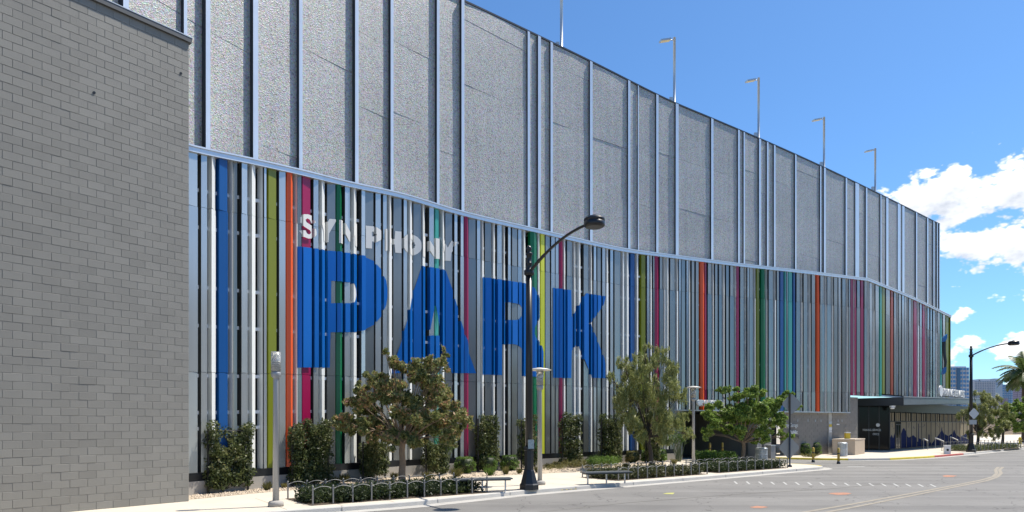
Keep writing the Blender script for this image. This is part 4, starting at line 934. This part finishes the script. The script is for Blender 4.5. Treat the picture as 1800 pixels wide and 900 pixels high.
# clipped shrubs
def shrub(px, py, wpx, hpx, label, m=LF5, n=3500, k=0, grp='clipped round shrubs', sz=.035, name='shrub'):
    p = gp(px, py); Z = p.y; w_ = wpx*Z/F/2; h = hpx*Z/F
    t = thing(name, label, 'shrub', p, grp)
    core = MB(); core.lathe((p.x, p.y, 0), [(w_*.3, 0), (w_*.8, h*.25), (w_*.88, h*.6), (w_*.7, h*.86), (w_*.2, h*.92)], 12); core.build('stems', LF6, t)
    rs = np.random.RandomState(k); cen = []; rad = []
    for i in range(60):
        a = rs.rand()*6.283; e = rs.rand()*1.0; r = w_*.80*(1-max(0, e-.55)*1.1); cen.append((p.x+r*math.cos(a), p.y+r*math.sin(a), h*(.14+.76*e))); rad.append((w_*.25, w_*.25, h*.13))
    for i in range(24):
        a = rs.rand()*6.283; r = w_*.65*rs.rand()**.5; cen.append((p.x+r*math.cos(a), p.y+r*math.sin(a), h*.88)); rad.append((w_*.25, w_*.25, h*.09))
    leaves('foliage', m, cen, rad, n, sz, t, .45, 0, .3, seed=k+50)
for k, (px, py, wp, hp, lab) in enumerate(((817, 832, 40, 30, 'clipped green shrub, left one of three behind the bench'), (857, 829, 36, 29, 'clipped green shrub, middle one of three below the hedge panel'), (896, 827, 35, 28, 'clipped green shrub immediately left of the black lamp'),
                                           (1112, 814, 27, 22, 'brownish clipped shrub left of the mesquite trunk'), (1137, 813, 22, 22, 'small clipped shrub just behind the mesquite trunk'), (1160, 812, 25, 23, 'clipped green shrub right of the mesquite trunk'),
                                           (1415, 800, 22, 21, 'round green bush, left half of the pair at the block wall'), (1432, 799, 24, 22, 'round green bush, right half of the pair at the block wall'), (1245, 797, 20, 9, 'low flat shrub in the garage entry planting'))):
    shrub(px, py, wp, hp, lab, LF7 if k == 3 else LF5, 3600, k)
# multi-stem wispy plants
for k, (px, py, wpx, y0, lab) in enumerate(((780, 834, 50, 755, 'wispy plant of many pale upright stems under the round tree'), (1193, 811, 44, 752, 'wispy plant of upright green stems left of the garage entry'))):
    p = gp(px, py); Z = p.y; t = thing('stem_plant', lab, 'plant', p, 'wispy plants with upright stems'); rs = random.Random(k); mb = MB(); H = EYE+(HY-y0)*Z/F; tips = []
    for i in range(22):
        a = rs.uniform(0, 6.283); r = wpx*Z/F/2*rs.uniform(.2, 1); e = Vector((p.x+r*math.cos(a), p.y+r*math.sin(a)*.6, H*rs.uniform(.75, 1))); m_ = Vector((p.x, p.y, 0)).lerp(e, .5)+Vector((rs.uniform(-.08, .08), rs.uniform(-.08, .08), .1)); mb.tube([Vector((p.x+rs.uniform(-.15, .15), p.y+rs.uniform(-.15, .15), 0)), m_, e], [.02, .014, .006], 5, cap=False); tips.append(tuple(e)); tips.append(tuple(m_.lerp(e, .4)))
    mb.build('stems', mat('green_stem', (.16, .19, .09), .6) if 'green_stem' not in bpy.data.materials else bpy.data.materials['green_stem'], t)
    leaves('foliage', LF5, tips, [(.22, .22, .25)]*len(tips), 1600, .05, t, .25, .3, 0, seed=70+k)

# gravel bed along the wall
gb = MB()
xs = list(range(330, 1190, 20)); inner = [Pl(x, -.03) for x in xs]
outy = herm([(330, 878.5), (440, 868), (577, 856), (720, 846), (850, 838), (960, 832), (1090, 826), (1190, 819)])
outer = [Vector(xy(x, outy(x))) for x in xs]
for i in range(len(xs)-1): gb.quad((*outer[i], .006), (*outer[i+1], .006), (*inner[i+1], .008), (*inner[i], .008))
struct(gb.build('gravel_bed', GRAVEL), 'strip of tan gravel at the foot of the striped facade')
st_ = MB(); rs = random.Random(3)
for i in range(2600):
    x = rs.uniform(335, 1185); u = rs.random(); a_ = Pl(x, -.05); b_ = Vector(xy(x, outy(x))); q_ = a_.lerp(b_, u); r = rs.uniform(.015, .05)
    k0 = len(st_.v); st_.v += [(q_.x-r, q_.y, .01), (q_.x+r*.3, q_.y-r, .01), (q_.x+r, q_.y+r*.5, .01), (q_.x+rs.uniform(-.3, .3)*r, q_.y, .01+r*rs.uniform(.5, 1))]
    for f_ in ((0, 1, 3), (1, 2, 3), (2, 0, 3)): st_.f.append([k0+j for j in f_]); st_.m.append(0); st_.sm.append(False)
o = st_.build('gravel', mat('gravel_stones', (.46, .38, .29), .9, island=.35)); tag(o, 'loose tan gravel stones scattered along the facade bed', 'gravel', kind='stuff')
# grass tufts and dry ground cover
def tuft(px, py, wpx, hpx, k, lab, n=130, m=LF7, grp='dry grass tufts in the gravel'):
    p = gp(px, py); Z = p.y; w_ = wpx*Z/F/2; H = hpx*Z/F; rs = random.Random(k); mb = MB()
    for i in range(n):
        a = rs.uniform(0, 6.283); r = w_*rs.random()*.5; b = Vector((p.x+r*math.cos(a), p.y+r*math.sin(a), 0)); e = b+Vector((math.cos(a)*w_*.7*rs.random(), math.sin(a)*w_*.7*rs.random(), H*rs.uniform(.5, 1.1))); s = Vector((-math.sin(a), math.cos(a), 0))*.012
        md = b.lerp(e, .55)+Vector((0, 0, H*.12)); mb.poly([b-s, b+s, md+s*.8, e, md-s*.8])
    o = mb.build('grass_tuft', m); o['label'] = lab; o['category'] = 'grass tuft'; o['group'] = grp
for k, (px, py, wp, hp, lab) in enumerate(((470, 862, 22, 16, 'small dry grass tuft right of the ragged hedge'), (590, 851, 26, 15, 'dry grass tuft right of the squared hedge panel'), (606, 848, 22, 16, 'yellowish grass tuft between squared hedge and tree'), (500, 858, 16, 10, 'tiny dry tuft behind the first pedestrian light'), (692, 843, 18, 13, 'dry grass tuft left of the tree trunk'),
                                           (752, 841, 22, 12, 'dry tuft left of the wispy stems'), (803, 838, 28, 17, 'bright dry tuft in front of the left clipped shrub'), (862, 836, 26, 17, 'fresh green tuft in front of the middle clipped shrub'), (889, 834, 16, 15, 'dry tuft between middle and right clipped shrub'), (913, 833, 14, 10, 'small dry tuft beside the black lamp base'),
                                           (945, 831, 14, 12, 'small dry tuft behind the second pedestrian light'), (1185, 815, 16, 9, 'small dry tuft at the foot of the wispy stems'), (1100, 822, 20, 9, 'dry tuft behind the far bench'), (1425, 803, 44, 7, 'dry fringe below the round bushes'))):
    tuft(px, py, wp, hp, k, lab, m=LF5 if 'fresh' in lab else LF7)
cen = []; rad = []
rs = random.Random(5)
for i in range(110):
    x = rs.uniform(962, 1082); u = rs.random(); q_ = Vector(xy(x, 827-.06*(x-960)-u*9)); h = .30+.12*math.sin(x*.07)+rs.uniform(-.08, .08); cen.append((q_.x, q_.y, h*.55)); rad.append((.28, .28, h*.5))
o = leaves('ground_cover', LF7, cen, rad, 11000, .07, None, .16, 0, .2, seed=5, up=.8); tag(o, 'dry yellow green ground cover between black lamp and hedge', 'ground cover', kind='stuff')
cen = []; rad = []
for i in range(60):
    x = rs.uniform(1035, 1088); u = rs.random(); q_ = Vector(xy(x, 823-.06*(x-1035)-u*7)); cen.append((q_.x, q_.y, .3)); rad.append((.25, .25, .25))
o = leaves('ground_cover', LF5, cen, rad, 5000, .06, None, .2, 0, .2, seed=6, up=.8); tag(o, 'greener ground cover at the foot of the squared hedge panel', 'ground cover', kind='stuff')
cen = []; rad = []
for i in range(70):
    x = rs.uniform(1224, 1292); u = rs.random(); q_ = Vector(xy(x, 813-u*5)); cen.append((q_.x, q_.y, .3)); rad.append((.32, .32, .3))
o = leaves('ground_cover', LF5, cen, rad, 6000, .08, None, .3, 0, .2, seed=7, up=.4); tag(o, 'light green ground cover beside the garage entry under the spreading tree', 'ground cover', kind='stuff')

HOOPM = mat('weathered_steel', (.22, .22, .215), .5, metal=.3, var=.1)
# planters: low hoop edging with ground cover
def planter(p0, p1, npost, depth, hgt, label, cov, k, hp=.48, ngrass=24000):
    a, b = Vector(xy(*p0)), Vector(xy(*p1)); d = (b-a).normalized(); n = Vector((-d.y, d.x)); L = (b-a).length
    t = thing('hoop_fence', label, 'low fence', (a.x, a.y, 0), 'low hoop fences around the planting beds')
    def hoop(pa, pb):
        mb = MB(); pts = [Vector((*pa.lerp(pb, i/6), hp-.06+.08*math.sin(math.pi*i/6))) for i in range(7)]; mb.tube(pts, .010, 5); mb.build('hoop', HOOPM, t)
    def post(p): mb = MB(); mb.box((p.x, p.y, hp/2), (.035, .035, hp), math.atan2(d.y, d.x)); mb.lathe((p.x, p.y, hp), [(.02, 0), (.03, .02), (.01, .05)], 6); mb.build('post', HOOPM, t)
    fr = [a+d*L*i/(npost-1) for i in range(npost)]; bk = [p+n*depth for p in fr]
    for p in fr+bk: post(p)
    for q1, q2 in zip(fr, fr[1:]): hoop(q1, q2)
    for q1, q2 in zip(bk, bk[1:]): hoop(q1, q2)
    rs = random.Random(k); cen = []; rad = []
    soil = MB(); e_ = .06; c4 = [a-d*e_-n*e_, b+d*e_-n*e_, b+d*e_+n*(depth+e_), a-d*e_+n*(depth+e_)]; soil.poly([(q.x, q.y, .012) for q in c4]); s_ = soil.build('planting_bed', mat('soil', (.10, .075, .05), .95, var=.2, vscale=10)); struct(s_)
    for i in range(int(L*depth*30)):
        q_ = a+d*rs.uniform(.08, L-.08)+n*rs.uniform(.12, depth-.1); h = hgt*rs.uniform(.55, 1.1); cen.append((q_.x, q_.y, h*.5)); rad.append((.25, .25, h*.5))
    o = leaves('ground_cover', cov, cen, rad, ngrass, .045, None, .45, 0, .2, seed=k, up=.2); tag(o, 'dark low '+label.split(' around ')[-1]+' ground cover', 'ground cover', kind='stuff'); return a, b, d, n
planter((550, 888.5), (856, 866), 11, 2.0, .44, 'low galvanised hoop fence around the bed below the round tree', LF6, 21, ngrass=34000)
planter((1087, 845), (1243, 833.5), 11, 2.0, .44, 'low galvanised hoop fence around the bed below the mesquite', leafmat('mixed_cover', (.03, .04, .015), (.08, .09, .03), (.18, .15, .07)), 22)
planter((1264, 831.5), (1384, 822.5), 9, 1.8, .44, 'low galvanised hoop fence around the bed below the spreading tree', LF6, 23)
planter((1710, 794), (1762, 790.5), 9, 2.2, .5, 'low hoop fence around the bed behind the far lamp', LF4, 24, hp=.7, ngrass=9000)
planter((1770, 790), (1800, 787.5), 6, 2.2, .5, 'low hoop fence around the bed at the right edge', LF4, 25, hp=.7, ngrass=6000)

# benches
def bench(px, py, L, wd, ang, label):
    Z = F*(EYE-.45)/(py-HY); c = Vector(((px-900)/F*Z, Z)); t = thing('bench', label, 'bench', (c.x, c.y, 0), 'flat backless benches')
    d = Vector((math.cos(ang), math.sin(ang))); n = Vector((-d.y, d.x)); slats = 6
    for i in range(slats):
        o_ = n*(wd*((i+.5)/slats-.5)); mb = MB(); mb.box((c.x+o_.x, c.y+o_.y, .435), (L, wd/slats*.82, .04), ang); mb.build('slat', mat('bench_metal', (.20, .21, .21), .4, metal=.5) if 'bench_metal' not in bpy.data.materials else bpy.data.materials['bench_metal'], t)
    mb = MB(); mb.box((c.x, c.y, .39), (L*.96, wd*.5, .04), ang); mb.build('frame', CHAR, t)
    for s in (-.4, 0, .4):
        q_ = c+d*L*s; mb = MB(); mb.box((q_.x, q_.y, .19), (.04, wd*.10, .38), ang); mb.build('leg', GALV, t)
bench(848, 840.5, 1.9, .5, R(14), 'flat metal bench behind the hoop fence, left of the black lamp')
bench(1066, 829, 1.9, .5, R(20), 'flat metal bench on the pavement between black lamp and mesquite')
bench(1700, 789, 2.4, .5, R(40), 'distant flat bench beside the far black lamp') if False else None

# bins, bollards, utility boxes
def bin_(px, py, w_, h, label, m):
    p = gp(px, py); t = thing('litter_bin', label, 'litter bin', p, 'ribbed metal litter bins'); mb = MB(); mb.lathe(p, [(w_*.40, .04), (w_*.40, h*.9)], 18); mb.build('liner', CHAR, t)
    mb = MB()
    for i in range(26): a = i*6.2832/26; mb.box((p.x+w_*.46*math.cos(a), p.y+w_*.46*math.sin(a), h*.46), (.035, .06, h*.88), a)
    for z in (.06, h*.5, h*.9): mb.lathe((p.x, p.y, z), [(w_*.46, 0), (w_*.5, .01), (w_*.5, .05), (w_*.46, .06)], 22)
    mb.build('ribs', m, t); mb = MB(); mb.lathe((p.x, p.y, h*.93), [(w_*.5, 0), (w_*.52, .03), (w_*.4, .08), (w_*.2, .09)], 22); mb.build('lid', m, t)
bin_(1338.5, 811, .70, .78, 'round ribbed galvanised litter bin right of the spreading tree trunk', GALV); bin_(1481, 802, .64, .92, 'round ribbed litter bin in front of the beige ramp wall', GALV)
for k, (px, py, zg, H, lab) in enumerate(((1429.5, 812.8, ROADZ, .9, 'scuffed yellow bollard in front of the round bushes'), (1474, 815.5, ROADZ, .93, 'scuffed yellow bollard in front of the litter bin'), (1248, 806, 0, 1.0, 'yellow bollard at the left of the garage entry'), (1270, 805, 0, 1.0, 'yellow bollard inside the garage entry, right one of two'))):
    p = gp(px, py, zg); t = thing('bollard', lab, 'bollard', p, 'yellow guard posts'); mb = MB(); mb.lathe(p, [(.07, .02), (.07, H-.03), (.04, H), (.01, H+.01)], 12); mb.build('post', mat('worn_yellow', (.52, .35, .06), .6, var=.4, vscale=9) if 'worn_yellow' not in bpy.data.materials else bpy.data.materials['worn_yellow'], t)
    mb = MB(); mb.lathe(p, [(.10, 0), (.10, .05), (.075, .16)], 12); mb.build('collar', CHAR, t); mb = MB(); mb.lathe((p.x, p.y, p.z+H*.62), [(.072, 0), (.078, .01), (.078, .05), (.072, .06)], 12); mb.build('collar', CHAR, t)
# beige ramp wall
rw = thing('ramp_wall', 'beige rendered low wall box in front of the office lobby', 'wall', (24.1, 48, 0)); mb = MB()
A_, B_, C_ = Vector(xy(1463, 799.5)), Vector(xy(1503, 800)), Vector(xy(1520, 797.5)); D_ = A_+(C_-B_)
mb.prism(ccw([tuple(A_), tuple(B_), tuple(C_), tuple(D_)]), 0, 1.06); mb.build('wall', mat('beige_render', (.45, .37, .28), .8, var=.05, streak=.05), rw)
cnr = (A_+C_)/2; mb = MB(); mb.prism(ccw([tuple(cnr+(q-cnr)*1.03) for q in (A_, B_, C_, D_)]), 1.062, 1.13); mb.build('wall_cap', mat('beige_cap', (.52, .44, .35), .8), rw)
p = Vector((cnr.x-.6, cnr.y-.3, 1.13)); tc_ = thing('ticket_machine', 'small yellow and white machine on the beige ramp wall', 'machine', p); mb = MB(); mb.box((p.x+.35, p.y, 1.13+.2), (.28*1.1, .25, .4)); mb.build('body', YEL, tc_); mb = MB(); mb.box((p.x+.35, p.y, 1.13+.44), (.36, .3, .07)); mb.build('hood', WHITE, tc_)
ub = gp(1667, 798); t = thing('utility_box', 'small white utility box with round dark hole on the pavement', 'utility box', ub); mb = MB(); mb.prism([(ub.x-.28, ub.y), (ub.x+.12, ub.y-.1), (ub.x+.36, ub.y+.35), (ub.x-.04, ub.y+.5)], 0, .58); mb.build('body', WHITE, t); mb = MB(); mb.prism([(ub.x-.30, ub.y-.02), (ub.x+.12, ub.y-.13), (ub.x+.39, ub.y+.35), (ub.x-.04, ub.y+.54)], .583, .63); mb.build('lid', WHITE, t)
mb = MB(); cc = Vector((ub.x-.08, ub.y-.045, .3)); mb.tube([cc, cc+Vector((-.01, -.03, 0))], .08, 12); mb.build('hole', BLACK, t)
ec = gp(1354, 806); t = thing('utility_cabinet', 'small pale cabinet on the pavement by the entry piers', 'utility box', ec); mb = MB(); mb.box((ec.x+.1, ec.y+.2, .4), (.45, .4, .8), R(30)); mb.build('body', CON, t); mb = MB(); mb.box((ec.x+.1, ec.y+.2, .83), (.5, .45, .05), R(30)); mb.build('lid', GALV, t)
hy = gp(1793, 780.5); t = thing('fire_hydrant', 'small yellow fire hydrant near the right edge', 'fire hydrant', hy); mb = MB(); mb.lathe(hy, [(.2, 0), (.2, .06), (.13, .08), (.13, .5), (.17, .52), (.15, .62), (.08, .72), (.03, .78)], 12); mb.tube([hy+Vector((-.24, 0, .4)), hy+Vector((.24, 0, .4))], .07, 8); mb.build('body', YEL, t)

# ------------------------------------------------------------------ marks on the road
OR = mat('orange_spray', (.38, .18, .11), .8, var=.3, vscale=14); WM = mat('road_white', (.42, .42, .40), .7, var=.2, vscale=10); BEI = mat('tar_beige', (.27, .24, .19), .8, var=.25, vscale=5); YM = mat('mark_yellow', (.42, .42, .12), .7, var=.2, vscale=9)
def rp(px, py): p = gp(px, py, ROADZ); return Vector((p.x, p.y))
def decal(pts, m, name, z=.005, label=None): mb = MB(); mb.poly([(q.x, q.y, ROADZ+z) for q in pts]); o = mb.build(name, m); struct(o, label); return o
for (cx_, cy_, a_, b_) in ((1335, 891.5, 16, 2.0), (1478, 868, 20, 2.4), (1668, 837, 14, 1.6)):
    rs = random.Random(int(cx_)); decal([rp(cx_+a_*math.cos(t_)*rs.uniform(.7, 1.1), cy_+b_*math.sin(t_)*rs.uniform(.6, 1.1)) for t_ in [-i*6.2832/14 for i in range(14)]], OR, 'spray_mark', label='orange spray paint patch on the asphalt')
decal([rp(1165, 868.5), rp(1183, 869), rp(1186, 866.2), rp(1172, 866.6)], YM, 'paint_mark', label='yellow survey mark on the road')
sd_ = (Pl(1300)-Pl(1200)).normalized()
mk = MB()
for i in range(17):
    x = 1292+i*21.6; y = 848.5+i*.32; w1 = 4.2+i*.22
    q0, q1 = rp(x-w1*.3, y-2.2), rp(x+w1*.9, y+2.4); dd = (q1-q0).normalized(); nn_ = Vector((-dd.y, dd.x))*.035
    mk.poly([(*(q0-nn_), ROADZ+.006), (*(q1-nn_), ROADZ+.006), (*(q1+nn_), ROADZ+.006), (*(q0+nn_), ROADZ+.006)])
struct(mk.build('crossing_marks', WM), 'row of short worn white dashes across the road')
def stripe(line, wd, m, name, label=None, z=.006):
    P_ = [rp(*q) for q in line]; mb = MB(); L_s = []; R_s = []
    for i, p in enumerate(P_):
        d_ = (P_[min(i+1, len(P_)-1)]-P_[max(0, i-1)]).normalized(); n_ = Vector((-d_.y, d_.x))*wd/2; L_s.append(p+n_); R_s.append(p-n_)
    for i in range(len(P_)-1): mb.quad((*R_s[i], ROADZ+z), (*R_s[i+1], ROADZ+z), (*L_s[i+1], ROADZ+z), (*L_s[i], ROADZ+z))
    struct(mb.build(name, m), label)
stripe([(1400, 903), (1500, 886), (1600, 868), (1680, 853), (1725, 844), (1746, 838), (1752, 832), (1750, 826), (1755, 821)], .14, BEI, 'worn_line', 'faded beige lane line curving at the right')
stripe([(1440, 903), (1520, 888), (1620, 868), (1700, 852), (1735, 845), (1752, 839), (1760, 832), (1757, 826), (1763, 821)], .14, BEI, 'worn_line', 'second faded beige lane line curving at the right')
stripe([(900, 905), (1100, 884), (1300, 868.5), (1450, 860), (1560, 850)], .05, mat('seam_tar', (.20, .19, .17), .8), 'road_seam')
stripe([(1490, 820.5), (1520, 820.3)], .28, WM, 'stop_bar'); 
tl = MB(); a_ = Vector(xy(988, 861.5)); 
for i in range(7):
    q_ = a_+Vector((.80, .55))*i*.10; tl.box((q_.x, q_.y, .006), (.06, .06, .012), R(35), 0 if i % 2 else 1)
struct(tl.build('kerb_tactile', [BLACK, YEL]), 'small yellow and black stripe plate on the kerb')

# ------------------------------------------------------------------ far towers
def tower(x0, x1, y0, Z, floors, bays, wm, gm, label, depth=40, extra=None, name='tower_block', ang=0.0):
    a, b = at(x0, HY, Z), at(x1, HY, Z); top = EYE+(HY-y0)*Z/F; w_ = b.x-a.x; t = thing(name, label, 'tower', (a.x, Z, 0), 'towers on the skyline')
    sk = math.tan(ang)*w_
    mb = MB(); base = [(a.x, Z), (b.x, Z+sk), (b.x, Z+sk+depth), (a.x, Z+depth)]; mb.prism(base, 0, top); mb.build('wall', wm, t)
    n0 = 0; h = top/floors
    for f in range(floors):
        zz = f*h
        if HY-(zz+h-EYE)*F/Z > 760: continue
        mb = MB(); mb.prism([(a.x+w_*.02, Z+sk*.02-.4), (b.x-w_*.02, Z+sk*.98-.4), (b.x-w_*.02, Z+sk*.98+.1), (a.x+w_*.02, Z+sk*.02+.1)], zz+h*.35, zz+h*.92); o_ = mb.build('window_band', gm, t); n0 += 1
    for i in range(1, bays):
        u = i/bays; mb = MB(); mb.prism([(a.x+w_*(u-.01), Z+sk*u-.9), (a.x+w_*(u+.01), Z+sk*u-.9), (a.x+w_*(u+.01), Z+sk*u-.1), (a.x+w_*(u-.01), Z+sk*u-.1)], 0, top-.5); mb.build('mullion', wm, t)
    if extra:
        for (u0, u1, hh) in extra: mb = MB(); mb.prism([(a.x+w_*u0, Z+4), (a.x+w_*u1, Z+4), (a.x+w_*u1, Z+20), (a.x+w_*u0, Z+20)], top-.01, top+hh*Z/F); mb.build('roof_structure', wm, t)
    return t
BG = mat('blue_glass', (.05, .17, .38), .12, spec=.7, var=.15, vscale=.03); BGD = mat('blue_glass_dark', (.02, .07, .17), .12, spec=.7); TW = mat('tower_grey', (.42, .45, .50), .7, var=.05, vscale=.02); TG = mat('tower_glass', (.22, .27, .34), .25); TP = mat('tower_mauve', (.33, .29, .36), .7); TPG = mat('mauve_glass', (.20, .17, .24), .3)
tt = tower(1668, 1703.5, 646, 900, 14, 6, TW, BG, 'blue glass tower on the skyline behind the office sign', extra=[(.0, .95, 2.5)])
a = at(1682, HY, 899); mb = MB(); mb.prism([(a.x, 898.6), (a.x+4.6, 898.6), (a.x+4.6, 899.4), (a.x, 899.4)], 10, EYE+(HY-647)*900/F); mb.build('recess', BGD, tt)
tower(1713, 1750, 670, 1100, 26, 9, TW, TG, 'wide pale grey tower, left of the skyline cluster', extra=[(.3, .8, 4), (.1, .35, 2)])
tower(1749, 1763, 668, 1180, 26, 4, TW, TG, 'slim pale tower just right of the wide grey one', extra=[(.2, .7, 3)])
tower(1762, 1780, 676, 1150, 24, 5, mat('tower_blue', (.30, .38, .47), .5), BG, 'bluish stepped tower in the middle of the skyline cluster')
tower(1759, 1772, 700, 1050, 18, 3, TP, TPG, 'short mauve tower in front of the skyline cluster')
tower(1780, 1835, 678, 1250, 20, 6, TP, TPG, 'broad mauve tower at the right edge of the skyline')
# low buildings and wall behind the far trees
lw = thing('low_building', 'low tan building beyond the far trees', 'building', (90, 130, 0)); mb = MB(); mb.prism([(70, 118), (140, 165), (128, 185), (58, 138)], 0, 3.4); mb.build('wall', mat('tan_wall', (.42, .34, .26), .8, var=.06), lw)
mb = MB(); mb.prism([(69, 117.2), (141, 165.3), (128, 187), (57, 138)], 3.42, 3.8); mb.build('roof', mat('tan_roof', (.30, .26, .22), .8), lw)
for i in range(9):
    u = (i+.5)/9; x, y = 70+70*u, 118+47*u; mb = MB(); mb.box((x+.1, y-.15, 1.7), (3.2, .2, 1.6), math.atan2(47, 70)); f_ = mb.build('window', DGLASS, lw)

# building across the street, to the right of the picture: it is what the glossy fins mirror
ob = thing('street_building', 'plain building across the street beyond the right edge', 'building', (62, -6, 0)); mb = MB(); mb.prism([(56, -48), (84, -48), (84, 22), (56, 22)], ROADZ, 19); mb.build('wall', mat('street_wall', (.30, .29, .27), .85, var=.08, vscale=.4), ob)
mb = MB(); mb.prism([(55.7, -48.3), (84.3, -48.3), (84.3, 22.3), (55.7, 22.3)], 19.01, 19.5); mb.build('roof', CON, ob)
for i in range(11):
    for f in range(4):
        mb = MB(); mb.box((55.98, -44+i*6.2, 3+f*4.3), (.2, 4.2, 2.2)); mb.build('window', DGLASS, ob)

ob = thing('street_building', 'second plain building farther along the street beyond the right edge', 'building', (125, 90, 0)); mb = MB(); mb.prism([(112, 55), (145, 55), (182, 128), (149, 128)], ROADZ, 25); mb.build('wall', bpy.data.materials['street_wall'], ob)
mb = MB(); mb.prism([(111.5, 54.6), (145.5, 54.6), (182.7, 128.5), (148.7, 128.5)], 25.01, 25.6); mb.build('roof', CON, ob)
